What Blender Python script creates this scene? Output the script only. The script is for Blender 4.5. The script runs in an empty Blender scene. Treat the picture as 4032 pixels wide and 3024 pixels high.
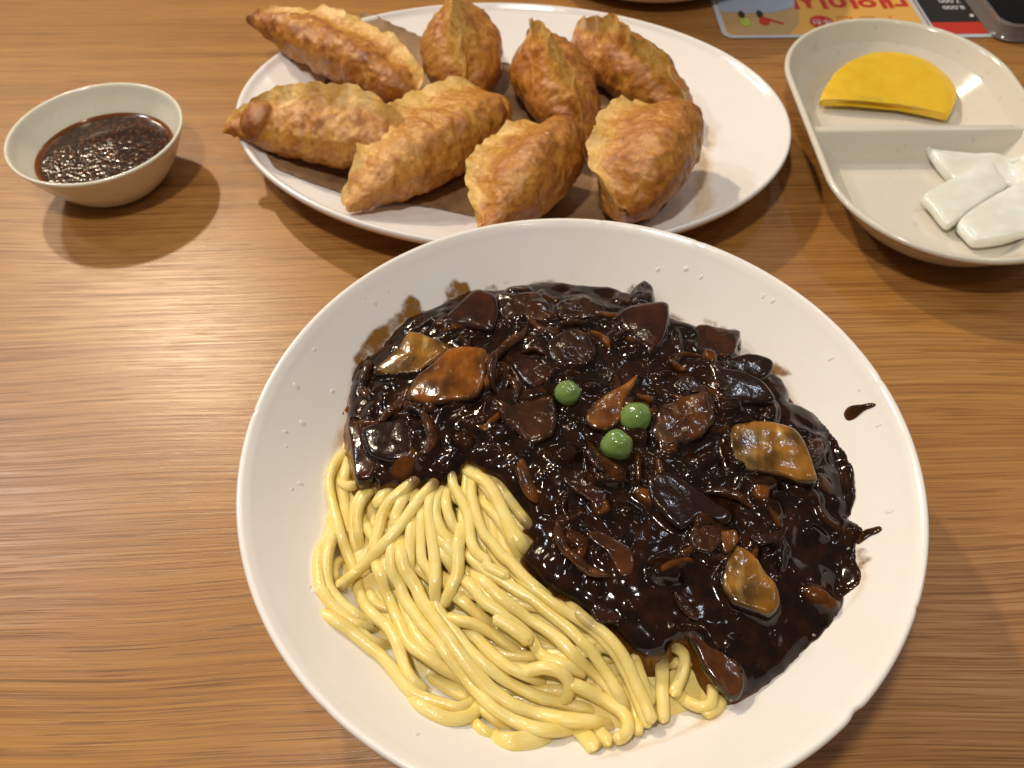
import bpy, math, random
import numpy as np
from mathutils import Vector, Matrix, Euler

random.seed(7)
RNG = np.random.default_rng(11)
R = math.radians
S = bpy.context.scene
COL = S.collection

# ------------------------------------------------------------------ camera
CAM_Z, PITCH, ROLL, FPX = 0.2822, R(52.708), R(-0.5525), 3100.0
cam_d = bpy.data.cameras.new('camera')
cam_d.sensor_width = 36.0
cam_d.lens = FPX / 4032 * 36
cam_d.clip_start, cam_d.clip_end = 0.01, 50
cam_d.dof.use_dof = True
cam_d.dof.focus_distance = 0.262
cam_d.dof.aperture_fstop = 17.0
cam = bpy.data.objects.new('camera', cam_d)
COL.objects.link(cam)
cam.location = (0, 0, CAM_Z)
cam.matrix_world = (Matrix.Translation((0, 0, CAM_Z)) @ Matrix.Rotation(math.pi / 2 - PITCH, 4, 'X')
                    @ Matrix.Rotation(ROLL, 4, 'Z'))
S.camera = cam

# ------------------------------------------------------------------ light
wd = bpy.data.worlds.new('World'); S.world = wd; wd.use_nodes = True
wd.node_tree.nodes['Background'].inputs['Color'].default_value = (1.0, 0.90, 0.80, 1)
wd.node_tree.nodes['Background'].inputs['Strength'].default_value = 0.11

def lamp(name, loc, power, color, radius):
    l = bpy.data.lights.new(name, 'POINT'); l.energy = power; l.color = color; l.shadow_soft_size = radius
    o = bpy.data.objects.new(name, l); COL.objects.link(o); o.location = loc
    return o

WARM, SOFT, COOL = (1.0, 0.83, 0.60), (1.0, 0.945, 0.87), (0.78, 0.87, 1.0)
lamp('ceiling_lamp', (-0.14, 0.02, 0.80), 10.0, SOFT, 0.030)
lamp('pendant_lamp', (-0.78, 1.28, 1.25), 50.0, WARM, 0.036)
lamp('ceiling_spot', (-1.05, 0.78, 1.15), 13.0, COOL, 0.06)
lamp('pendant_lamp', (-1.25, 1.55, 1.25), 12.0, WARM, 0.06)
lamp('ceiling_spot', (0.55, 1.15, 1.30), 3.4, COOL, 0.030)
lamp('ceiling_spot', (0.20, 1.60, 1.40), 4.0, WARM, 0.030)
lamp('ceiling_spot', (0.95, 0.55, 1.30), 3.4, COOL, 0.030)
lamp('ceiling_spot', (0.30, -0.45, 1.35), 3.0, WARM, 0.030)
lamp('ceiling_spot', (-0.25, 0.55, 1.40), 3.0, WARM, 0.030)

S.view_settings.view_transform = 'Standard'
S.view_settings.look = 'None'
S.view_settings.exposure = 0.30
S.view_settings.gamma = 1.0
S.render.engine = 'CYCLES'
S.cycles.use_denoising = True
S.cycles.max_bounces = 8
S.cycles.sample_clamp_indirect = 6

# ------------------------------------------------------------------ layout survey: photo pixel -> point in the room
_cp, _sp = math.cos(PITCH), math.sin(PITCH)
def rays(p):
    p = np.asarray(p, float)
    x = (p[:, 0] - 2016) / FPX; y = -(p[:, 1] - 1512) / FPX
    c, s = math.cos(ROLL), math.sin(ROLL)
    x, y = c * x - s * y, s * x + c * y
    return np.stack([x, _cp + y * _sp, -_sp + y * _cp], 1)
def at(p, z):
    r = rays(p); t = -(CAM_Z - np.asarray(z)) / r[:, 2]
    q = r[:, :2] * t[:, None]
    return np.column_stack([q, np.broadcast_to(z, len(q))])
def on(p, zf):
    p = np.asarray(p, float); z = np.full(len(p), 0.035)
    for i in range(60):
        q = at(p, z); z = 0.6 * z + 0.4 * zf(q[:, 0], q[:, 1])
    return at(p, z)
SHEETS = {'A': (1200, 1750, .3617), 'B': (1700, 1750, .3617), 'C': (1200, 2300, .3617), 'D': (1800, 2400, .3617),
          'E': (2300, 2400, .3617), 'P': (1200, 1000, .6027), 'Q': (2200, 1100, .6632), 'R': (1900, 1900, .7233),
          'U': (850, 0, .9042), 'V': (2700, 0, .6632), 'F': (0, 0, 1.0)}
def px(s):
    out = []; k = SHEETS['F']
    for w in s.split():
        if w in SHEETS: k = SHEETS[w]; continue
        a, b = w.split(',')
        out.append((k[0] + float(a) * k[2], k[1] + float(b) * k[2]))
    return np.array(out)

# ------------------------------------------------------------------ numeric helpers
def vnoise(P, seed=0):
    """value noise in [-1,1] for points P (n,2|3)"""
    P = np.asarray(P, float)
    if P.shape[1] == 2: P = np.column_stack([P, np.full(len(P), 0.37)])
    i = np.floor(P).astype(np.int64); f = P - i; f = f * f * f * (f * (f * 6 - 15) + 10)
    def h(a, b, c):
        n = (a * 374761393 + b * 668265263 + c * 2147483647 + seed * 144665) & 0xffffffff
        n = ((n ^ (n >> 13)) * 1274126177) & 0xffffffff
        n = ((n ^ (n >> 16)) * 2246822519) & 0xffffffff
        return ((n ^ (n >> 15)) & 0xffff) / 32767.5 - 1
    r = 0
    for dx in (0, 1):
        for dy in (0, 1):
            for dz in (0, 1):
                w = (f[:, 0] if dx else 1 - f[:, 0]) * (f[:, 1] if dy else 1 - f[:, 1]) * (f[:, 2] if dz else 1 - f[:, 2])
                r = r + w * h(i[:, 0] + dx, i[:, 1] + dy, i[:, 2] + dz)
    return r
def fbm(P, oct=3, seed=0):
    P = np.asarray(P, float); r = 0; a = 1; t = 0
    for k in range(oct):
        r = r + a * vnoise(P * 2 ** k, seed + k * 17); t += a; a *= .5
    return r / t
def catmull(P, n, closed=False):
    P = np.asarray(P, float)
    if closed: Q = np.vstack([P[-1], P, P[0], P[1]])
    else: Q = np.vstack([2 * P[0] - P[1], P, 2 * P[-1] - P[-2]])
    m = len(Q) - 3; out = []
    u = np.linspace(0, m, n, endpoint=not closed)
    k = np.minimum(u.astype(int), m - 1); t = (u - k)[:, None]
    a, b, c, d = Q[k], Q[k + 1], Q[k + 2], Q[k + 3]
    return .5 * (2 * b + (c - a) * t + (2 * a - 5 * b + 4 * c - d) * t ** 2 + (3 * b - a - 3 * c + d) * t ** 3)
def resample(P, step=None, n=None, closed=False):
    P = np.asarray(P, float)
    if closed: P = np.vstack([P, P[:1]])
    L = np.concatenate([[0], np.cumsum(np.linalg.norm(np.diff(P, axis=0), axis=1))])
    if n is None: n = max(4, int(L[-1] / step))
    s = np.linspace(0, L[-1], n, endpoint=not closed)
    return np.column_stack([np.interp(s, L, P[:, k]) for k in range(P.shape[1])])
def sdf(poly, X, Y):
    """signed distance, positive inside"""
    d = np.full(X.shape, 1e9); ins = np.zeros(X.shape, bool); n = len(poly)
    for i in range(n):
        ax, ay = poly[i]; bx, by = poly[(i + 1) % n]
        ex, ey = bx - ax, by - ay; L = ex * ex + ey * ey + 1e-18
        t = np.clip(((X - ax) * ex + (Y - ay) * ey) / L, 0, 1)
        d = np.minimum(d, np.hypot(X - ax - t * ex, Y - ay - t * ey))
        c = (ay > Y) != (by > Y)
        ins ^= c & (X < (bx - ax) * (Y - ay) / (by - ay + 1e-18) + ax)
    return np.where(ins, d, -d)
def smooth1(a, n):
    for _ in range(n):
        b = a.copy(); b[1:-1] = .25 * a[:-2] + .5 * a[1:-1] + .25 * a[2:]; a = b
    return a
def sstep(a, b, x):
    t = np.clip((x - a) / (b - a), 0, 1); return t * t * (3 - 2 * t)

# ------------------------------------------------------------------ object helpers
def tag(o, label=None, cat=None, group=None, kind=None):
    if label: o['label'] = label
    if cat: o['category'] = cat
    if group: o['group'] = group
    if kind: o['kind'] = kind
    return o
def thing(name, label, cat, loc=(0, 0, 0), group=None):
    o = bpy.data.objects.new(name, None); COL.objects.link(o); o.location = loc; o.empty_display_size = .01
    return tag(o, label, cat, group)
def mesh(name, V, Fc, mat, parent=None, smooth=True, attrs=None, origin=None):
    V = np.asarray(V, float)
    if parent is not None: off = np.array(parent.matrix_world.translation if parent.parent is None else (0, 0, 0))
    if parent is not None:
        p = parent; off = np.zeros(3)
        while p is not None: off = off + np.array(p.location); p = p.parent
    elif origin is not None: off = np.array(origin, float)
    else: off = np.array([V[:, 0].mean(), V[:, 1].mean(), V[:, 2].min()])
    me = bpy.data.meshes.new(name)
    me.from_pydata((V - off).tolist(), [], [list(map(int, f)) for f in Fc])
    if smooth: me.polygons.foreach_set('use_smooth', [True] * len(me.polygons))
    for k, a in (attrs or {}).items():
        at_ = me.attributes.new(k, 'FLOAT', 'POINT'); at_.data.foreach_set('value', np.asarray(a, np.float32))
    me.materials.append(mat); me.update()
    o = bpy.data.objects.new(name, me); COL.objects.link(o)
    if parent is None: o.location = off
    else: o.parent = parent
    return o
def grid_faces(nu, nv, cu=False, cv=False):
    F = []
    for i in range(nu if cu else nu - 1):
        for j in range(nv if cv else nv - 1):
            a = i * nv + j; b = ((i + 1) % nu) * nv + j; c = ((i + 1) % nu) * nv + (j + 1) % nv; d = i * nv + (j + 1) % nv
            F.append((a, b, c, d))
    return F
def lathe(name, prof, cen, mat, n=192, parent=None, sx=1, sy=1, rot=0, mod=None, smooth=True, origin=None):
    prof = np.asarray(prof, float); a = np.linspace(0, 2 * math.pi, n, endpoint=False)
    r = prof[:, 0][:, None]; z = np.repeat(prof[:, 1][:, None], n, 1)
    rr = np.repeat(r, n, 1)
    if mod is not None: rr, z = mod(rr, z, a[None, :])
    x = rr * np.cos(a) * sx; y = rr * np.sin(a) * sy
    c, s = math.cos(rot), math.sin(rot)
    V = np.stack([cen[0] + c * x - s * y, cen[1] + s * x + c * y, cen[2] + z], -1).reshape(-1, 3)
    F = [tuple(reversed(f)) for f in grid_faces(len(prof), n, cv=True)]
    return mesh(name, V, F, mat, parent, smooth, origin=origin if origin is not None else cen)
def tube(name, P, wa, ha, mat, parent=None, m=10, power=2.0, twist=0.0, up=None, attrs=None, cap=True, taper=None):
    """swept soft-cornered section along P; wa/ha half sizes per point"""
    P = np.asarray(P, float); n = len(P)
    T = np.gradient(P, axis=0); T /= np.linalg.norm(T, axis=1)[:, None] + 1e-12
    U = np.tile(np.array([0, 0, 1.0]) if up is None else up, (n, 1))
    Sd = np.cross(T, U); Sd /= np.linalg.norm(Sd, axis=1)[:, None] + 1e-9
    N = np.cross(Sd, T)
    wa = np.broadcast_to(wa, n).astype(float).copy(); ha = np.broadcast_to(ha, n).astype(float).copy()
    L = np.concatenate([[0], np.cumsum(np.linalg.norm(np.diff(P, axis=0), axis=1))])
    if cap:
        e = np.minimum(L, L[-1] - L); rr = np.minimum(wa, ha) * .9
        k = np.sqrt(np.clip(1 - (1 - np.clip(e / rr, 0, 1)) ** 2, .02, 1)); wa *= k; ha *= k
    th = np.linspace(0, 2 * math.pi, m, endpoint=False)
    cx = np.sign(np.cos(th)) * np.abs(np.cos(th)) ** (2 / power); cy = np.sign(np.sin(th)) * np.abs(np.sin(th)) ** (2 / power)
    tw = np.broadcast_to(twist, n)
    X = cx[None] * wa[:, None]; Y = cy[None] * ha[:, None]
    X, Y = X * np.cos(tw)[:, None] - Y * np.sin(tw)[:, None], X * np.sin(tw)[:, None] + Y * np.cos(tw)[:, None]
    V = P[:, None] + Sd[:, None] * X[..., None] + N[:, None] * Y[..., None]
    F = grid_faces(n, m, cv=True); F.append(tuple(range(m))[::-1]); F.append(tuple((n - 1) * m + k for k in range(m)))
    at2 = {k: np.repeat(v, m) for k, v in (attrs or {}).items()}
    return mesh(name, V.reshape(-1, 3), F, mat, parent, attrs=at2)

# ------------------------------------------------------------------ materials
def mat_new(name):
    m = bpy.data.materials.new(name); m.use_nodes = True; nt = m.node_tree
    return m, nt, nt.nodes['Principled BSDF']
def N(nt, typ, **kw):
    n = nt.nodes.new(typ)
    for k, v in kw.items():
        if k.startswith('_'): setattr(n, k[1:], v)
        else: n.inputs[k.replace('_', ' ') if k not in n.inputs else k].default_value = v
    return n
def ramp(nt, fac, stops):
    r = nt.nodes.new('ShaderNodeValToRGB'); e = r.color_ramp.elements
    while len(e) < len(stops): e.new(0.5)
    for k, (p, c) in enumerate(stops): e[k].position = p; e[k].color = (*c, 1) if len(c) == 3 else c
    nt.links.new(fac, r.inputs[0]); return r.outputs[0]
def noise(nt, scale, detail=3, rough=.5, vec=None, dist=0.0):
    n = nt.nodes.new('ShaderNodeTexNoise'); n.inputs['Scale'].default_value = scale
    n.inputs['Detail'].default_value = detail; n.inputs['Roughness'].default_value = rough; n.inputs['Distortion'].default_value = dist
    if vec is None: vec = nt.nodes.new('ShaderNodeTexCoord').outputs['Object']
    nt.links.new(vec, n.inputs['Vector']); return n.outputs[0]
def mixc(nt, f, a, b, mode='MIX'):
    m = nt.nodes.new('ShaderNodeMix'); m.data_type = 'RGBA'; m.blend_type = mode
    for s, v in ((0, f), (6, a), (7, b)):
        if isinstance(v, (int, float)): m.inputs[s].default_value = v
        elif isinstance(v, tuple): m.inputs[s].default_value = (*v, 1)
        else: nt.links.new(v, m.inputs[s])
    return m.outputs[2]
def math_(nt, op, a, b=0.0, clamp=False):
    m = nt.nodes.new('ShaderNodeMath'); m.operation = op; m.use_clamp = clamp
    for s, v in ((0, a), (1, b)):
        if isinstance(v, (int, float)): m.inputs[s].default_value = v
        else: nt.links.new(v, m.inputs[s])
    return m.outputs[0]
def bump(nt, bsdf, h, strength, dist, socket='Normal', prev=None):
    b = nt.nodes.new('ShaderNodeBump'); b.inputs['Strength'].default_value = strength; b.inputs['Distance'].default_value = dist
    nt.links.new(h, b.inputs['Height'])
    if prev is not None: nt.links.new(prev, b.inputs['Normal'])
    nt.links.new(b.outputs[0], bsdf.inputs[socket]); return b.outputs[0]
def attr(nt, name):
    a = nt.nodes.new('ShaderNodeAttribute'); a.attribute_name = name; return a.outputs['Fac']
def plain(name, col, rough=.4, metal=0, coat=0, spec=.5, trans=0, ior=1.45, alpha=1):
    m, nt, b = mat_new(name)
    b.inputs['Base Color'].default_value = (*col, 1); b.inputs['Roughness'].default_value = rough
    b.inputs['Metallic'].default_value = metal; b.inputs['Coat Weight'].default_value = coat
    b.inputs['Specular IOR Level'].default_value = spec; b.inputs['Transmission Weight'].default_value = trans
    b.inputs['IOR'].default_value = ior; b.inputs['Alpha'].default_value = alpha
    return m

def mat_wood():
    m, nt, b = mat_new('oak_laminate')
    co = nt.nodes.new('ShaderNodeTexCoord').outputs['Object']
    # slow wander of the grain
    w = noise(nt, 3.2, 2, .5, co)
    sep = nt.nodes.new('ShaderNodeSeparateXYZ'); nt.links.new(co, sep.inputs[0])
    yy = math_(nt, 'ADD', sep.outputs[1], math_(nt, 'MULTIPLY', math_(nt, 'SUBTRACT', w, .5), .028))
    def streak(sx, sy, det, rough=.55):
        c = nt.nodes.new('ShaderNodeCombineXYZ')
        nt.links.new(math_(nt, 'MULTIPLY', sep.outputs[0], sx), c.inputs[0]); nt.links.new(math_(nt, 'MULTIPLY', yy, sy), c.inputs[1])
        return noise(nt, 1.0, det, rough, c.outputs[0])
    fine = streak(8, 850, 4, .66); band = streak(2.2, 100, 3); pore = streak(24, 1250, 2); wide = streak(1.6, 9, 2)
    base = ramp(nt, fine, [(.34, (.190, .074, .014)), (.50, (.345, .152, .037)), (.64, (.460, .226, .066))])
    base = mixc(nt, ramp(nt, band, [(.35, (.0, .0, .0)), (.68, (1, 1, 1))]), base, mixc(nt, .5, base, (.50, .252, .074)))
    base = mixc(nt, math_(nt, 'MULTIPLY', ramp(nt, wide, [(.38, (0, 0, 0)), (.62, (1, 1, 1))]), .30), base, (.26, .106, .024))
    pm = ramp(nt, pore, [(.55, (0, 0, 0)), (.63, (1, 1, 1))])
    base = mixc(nt, math_(nt, 'MULTIPLY', pm, .50), base, (.105, .036, .007))
    nt.links.new(base, b.inputs['Base Color'])
    nt.links.new(ramp(nt, fine, [(.3, (.40,) * 3), (.7, (.26,) * 3)]), b.inputs['Roughness'])
    b.inputs['Specular IOR Level'].default_value = .40
    h = math_(nt, 'SUBTRACT', fine, math_(nt, 'MULTIPLY', pm, .5))
    n1 = bump(nt, b, h, .13, .0005)
    bump(nt, b, noise(nt, 700, 2), .10, .0003, prev=n1)
    return m
def mat_melamine(name, col, rough=.16, speck=None, warp=.02):
    m, nt, b = mat_new(name)
    f = noise(nt, 40, 4, .6)
    c = mixc(nt, ramp(nt, f, [(.35, (0, 0, 0)), (.75, (.35, .35, .35))]), col, tuple(v * k for v, k in zip(col, (.95, .92, .85))))
    if speck:
        s = ramp(nt, noise(nt, 190, 1, .4), [(.70, (0, 0, 0)), (.76, (1, 1, 1))])
        c = mixc(nt, math_(nt, 'MULTIPLY', s, .5), c, speck)
    nt.links.new(c, b.inputs['Base Color'])
    nt.links.new(ramp(nt, noise(nt, 120, 3), [(.3, (rough * .8,) * 3), (.8, (rough * 1.7,) * 3)]), b.inputs['Roughness'])
    b.inputs['Subsurface Weight'].default_value = .08
    b.inputs['Subsurface Radius'].default_value = (.004, .003, .002)
    bump(nt, b, noise(nt, 60, 3), warp, .002)
    return m
def mat_noodle():
    m, nt, b = mat_new('wheat_noodle')
    a = attr(nt, 'soak')
    f = noise(nt, 170, 3)
    c = ramp(nt, f, [(.3, (.875, .690, .205)), (.7, (.93, .785, .335))])
    c = mixc(nt, a, c, (.13, .045, .008))
    nt.links.new(c, b.inputs['Base Color'])
    b.inputs['Subsurface Weight'].default_value = 1.0
    b.inputs['Subsurface Radius'].default_value = (.0060, .0045, .0018)
    b.inputs['Roughness'].default_value = .36
    b.inputs['Coat Weight'].default_value = .45; b.inputs['Coat Roughness'].default_value = .09
    n1 = bump(nt, b, noise(nt, 260, 3), .30, .0006)
    n2 = bump(nt, b, noise(nt, 1000, 2, .6), .35, .0004, prev=n1)
    nt.links.new(n2, b.inputs['Coat Normal'])
    tr = nt.nodes.new('ShaderNodeBsdfTranslucent'); nt.links.new(mixc(nt, .6, c, (.98, .74, .20)), tr.inputs['Color'])
    mx = nt.nodes.new('ShaderNodeMixShader'); mx.inputs[0].default_value = .14
    nt.links.new(b.outputs[0], mx.inputs[1]); nt.links.new(tr.outputs[0], mx.inputs[2])
    nt.links.new(mx.outputs[0], nt.nodes['Material Output'].inputs['Surface'])
    return m
def mat_sauce():
    m, nt, b = mat_new('black_bean_sauce')
    t = attr(nt, 'thin')
    f = noise(nt, 150, 3, .6)
    dark = ramp(nt, f, [(.40, (.0085, .0030, .0012)), (.75, (.030, .0085, .0020))])
    dark = mixc(nt, math_(nt, 'MULTIPLY', attr(nt, 'tint'), ramp(nt, noise(nt, 210, 2), [(.35, (.35,) * 3), (.65, (1, 1, 1))])), dark, (.165, .050, .0065))
    c = mixc(nt, t, dark, (.130, .042, .006))
    nt.links.new(c, b.inputs['Base Color'])
    b.inputs['Roughness'].default_value = .10
    b.inputs['IOR'].default_value = 1.40
    g = attr(nt, 'calm')
    n1 = bump(nt, b, noise(nt, 330, 2, .5), .10, .0009)
    bb = nt.nodes[-1]
    h = noise(nt, 1500, 2, .6)
    n2 = bump(nt, b, h, .06, .0004, prev=n1)
    k = math_(nt, 'SUBTRACT', 1.0, math_(nt, 'MULTIPLY', g, .9))
    k = math_(nt, 'MULTIPLY', k, ramp(nt, noise(nt, 75, 2), [(.40, (.25,) * 3), (.62, (1.5,) * 3)]))
    for nd in nt.nodes:
        if nd.type == 'BUMP':
            nt.links.new(math_(nt, 'MULTIPLY', k, nd.inputs['Strength'].default_value), nd.inputs['Strength'])
    return m
def mat_glazed(name, flesh, pale, amount, paleamt=.0):
    """vegetable or meat under a coat of sauce"""
    m, nt, b = mat_new(name)
    e = attr(nt, 'bare')
    co = nt.nodes.new('ShaderNodeTexCoord').outputs['Object']
    mp = nt.nodes.new('ShaderNodeMapping'); nt.links.new(co, mp.inputs[0]); mp.inputs['Scale'].default_value = (1.5, .55, 1)
    mp.inputs['Rotation'].default_value = (0, 0, .6)
    f = noise(nt, 190, 3, .55, mp.outputs[0]); g = noise(nt, 420, 2)
    fl = mixc(nt, math_(nt, 'MULTIPLY', ramp(nt, f, [(.48, (0, 0, 0)), (.66, (1, 1, 1))]), paleamt), flesh, pale)
    k = math_(nt, 'MULTIPLY', e, math_(nt, 'MULTIPLY', ramp(nt, noise(nt, 75, 2), [(.36, (.16,) * 3), (.62, (1, 1, 1))]), amount))
    c = mixc(nt, k, (.014, .0048, .0020), fl)
    nt.links.new(c, b.inputs['Base Color'])
    b.inputs['Roughness'].default_value = .16
    b.inputs['Coat Weight'].default_value = .25; b.inputs['Coat Roughness'].default_value = .06; b.inputs['Specular IOR Level'].default_value = .4
    b.inputs['Subsurface Weight'].default_value = .25; b.inputs['Subsurface Radius'].default_value = (.0025, .0012, .0005)
    n1 = bump(nt, b, f, .22, .0007); n2 = bump(nt, b, noise(nt, 1000, 2), .12, .0004, prev=n1)
    nt.links.new(n2, b.inputs['Coat Normal'])
    return m
def mat_film(name, col, lo, hi, scale=260):
    """thin smear of sauce: see-through where it is thin"""
    m, nt, b = mat_new(name)
    b.inputs['Base Color'].default_value = (*col, 1); b.inputs['Roughness'].default_value = .22
    f = noise(nt, scale, 4, .65)
    a = math_(nt, 'MULTIPLY', attr(nt, 'cover'), ramp(nt, f, [(lo, (0, 0, 0)), (hi, (1, 1, 1))]), True)
    nt.links.new(a, b.inputs['Alpha'])
    bump(nt, b, f, .3, .0004)
    return m
def mat_dumpling():
    m, nt, b = mat_new('fried_dough')
    br = attr(nt, 'brown'); pl = attr(nt, 'pale')
    f = noise(nt, 130, 6, .68, dist=.5); g = noise(nt, 520, 4, .68)
    v = math_(nt, 'ADD', math_(nt, 'MULTIPLY', f, .68), math_(nt, 'MULTIPLY', g, .45))
    v = math_(nt, 'ADD', v, math_(nt, 'MULTIPLY', br, .42))
    v = math_(nt, 'SUBTRACT', v, math_(nt, 'MULTIPLY', pl, .36))
    c = ramp(nt, v, [(.24, (.72, .44, .115)), (.41, (.58, .275, .040)), (.57, (.44, .160, .015)), (.76, (.265, .075, .007)), (.97, (.12, .030, .004))])
    nt.links.new(c, b.inputs['Base Color'])
    nt.links.new(ramp(nt, f, [(.35, (.36,) * 3), (.7, (.60,) * 3)]), b.inputs['Roughness'])
    b.inputs['Subsurface Weight'].default_value = .15; b.inputs['Subsurface Radius'].default_value = (.004, .002, .0008)
    b.inputs['Coat Weight'].default_value = .42; b.inputs['Coat Roughness'].default_value = .13
    vo = nt.nodes.new('ShaderNodeTexVoronoi'); vo.inputs['Scale'].default_value = 300
    nt.links.new(nt.nodes.new('ShaderNodeTexCoord').outputs['Object'], vo.inputs['Vector'])
    n1 = bump(nt, b, f, .45, .0016); n2 = bump(nt, b, g, .50, .0010, prev=n1)
    n3 = bump(nt, b, math_(nt, 'SUBTRACT', 1.0, vo.outputs['Distance']), .30, .0010, prev=n2)
    nt.links.new(n3, b.inputs['Coat Normal'])
    return m

WOOD = mat_wood()
BOWL = mat_melamine('warm_white_melamine', (.835, .785, .735), .15)
PLATTER = mat_melamine('white_melamine', (.86, .815, .785), .15)
TRAYM = mat_melamine('ivory_melamine', (.70, .645, .54), .12, speck=(.55, .50, .41))
DISHM = mat_melamine('ivory_dish_melamine', (.78, .73, .60), .12, speck=(.60, .55, .44))
NOODLE = mat_noodle()
SAUCE = mat_sauce()
DOUGH = mat_dumpling()
G_AMBER = mat_glazed('glazed_amber_potato', (.27, .078, .005), (.46, .21, .032), 1.0, .45)
G_ONION = mat_glazed('glazed_pale_onion', (.33, .140, .014), (.56, .36, .11), 1.0, .75)
G_BROWN = mat_glazed('glazed_brown_onion', (.125, .036, .006), (.24, .095, .022), .85, .35)
G_RED = mat_glazed('glazed_dark_red_chunk', (.060, .012, .0025), (.11, .028, .005), .9, .3)
G_PORK = mat_glazed('glazed_pork', (.11, .030, .006), (.40, .24, .12), .9, .45)
G_DARK = mat_glazed('glazed_black_chunk', (.022, .0055, .002), (.05, .012, .003), .8, .3)

# ================================================================== table
V = np.array([(-1.2, -.5, 0), (1.2, -.5, 0), (1.2, 1.6, 0), (-1.2, 1.6, 0), (-1.2, -.5, -.03), (1.2, -.5, -.03), (1.2, 1.6, -.03), (-1.2, 1.6, -.03)])
tb = mesh('table_top', V, [(0, 1, 2, 3), (7, 6, 5, 4), (0, 4, 5, 1), (1, 5, 6, 2), (2, 6, 7, 3), (3, 7, 4, 0)], WOOD, smooth=False, origin=(0, 0, 0))
tag(tb, kind='structure')

# ================================================================== noodle bowl
BC = np.array([.0222, .1481])
def bowl_z(r):
    return np.where(r < .045, .008, .008 + .044 * np.clip((r - .045) / .065, 0, 2) ** 1.5)
prof = [(.0001, .0035), (.040, .0035), (.0415, 0), (.046, 0), (.048, .0035)]
for r in np.linspace(.055, .108, 10): prof.append((r, float(bowl_z(np.array(r))) - .0042 - .0008))
prof += [(.1125, .0485), (.1145, .0512), (.1152, .0530), (.1151, .0545), (.1146, .0552), (.1138, .0554), (.1130, .0551), (.1124, .0544), (.1117, float(bowl_z(np.array(.1117))) + .0002)]
for r in np.linspace(.1105, .045, 40): prof.append((r, float(bowl_z(np.array(r)))))
prof += [(.03, .008), (.0001, .008)]
CHIPS = [(-0.895, .0011, .020), (-2.28, .0003, .012), (1.42, .0006, .006), (3.02, .0007, .010), (1.05, .0006, .008), (-0.55, .0005, .008), (0.22, .0005, .010), (0.35, .0004, .006)]
def chipped(rr, z, a):
    rr = rr.copy(); k = np.clip((rr - .1100) / .004, 0, 1)
    for c, dep, w in CHIPS:
        d = np.abs((a - c + math.pi) % (2 * math.pi) - math.pi)
        rr = rr - k * dep * np.exp(-(d / w) ** 2) * .7
    z = z + .00035 * np.sin(3 * a + 1) * k
    return rr, z
bowl = thing('noodle_bowl', 'large round white bowl holding noodles and black sauce in the foreground', 'bowl', (BC[0], BC[1], 0))
lathe('bowl_body', prof, (BC[0], BC[1], 0), BOWL, n=512, parent=bowl, mod=chipped)

# food mound
def mound(x, y):
    r = np.hypot(x - BC[0], y - BC[1])
    return np.where(r < .0955, .0365 + .0115 * (1 - (np.clip(r, 0, .0955) / .0955) ** 2.6), -1)
def support(x, y):
    return np.maximum(bowl_z(np.hypot(x - BC[0], y - BC[1])), mound(x, y))

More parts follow.
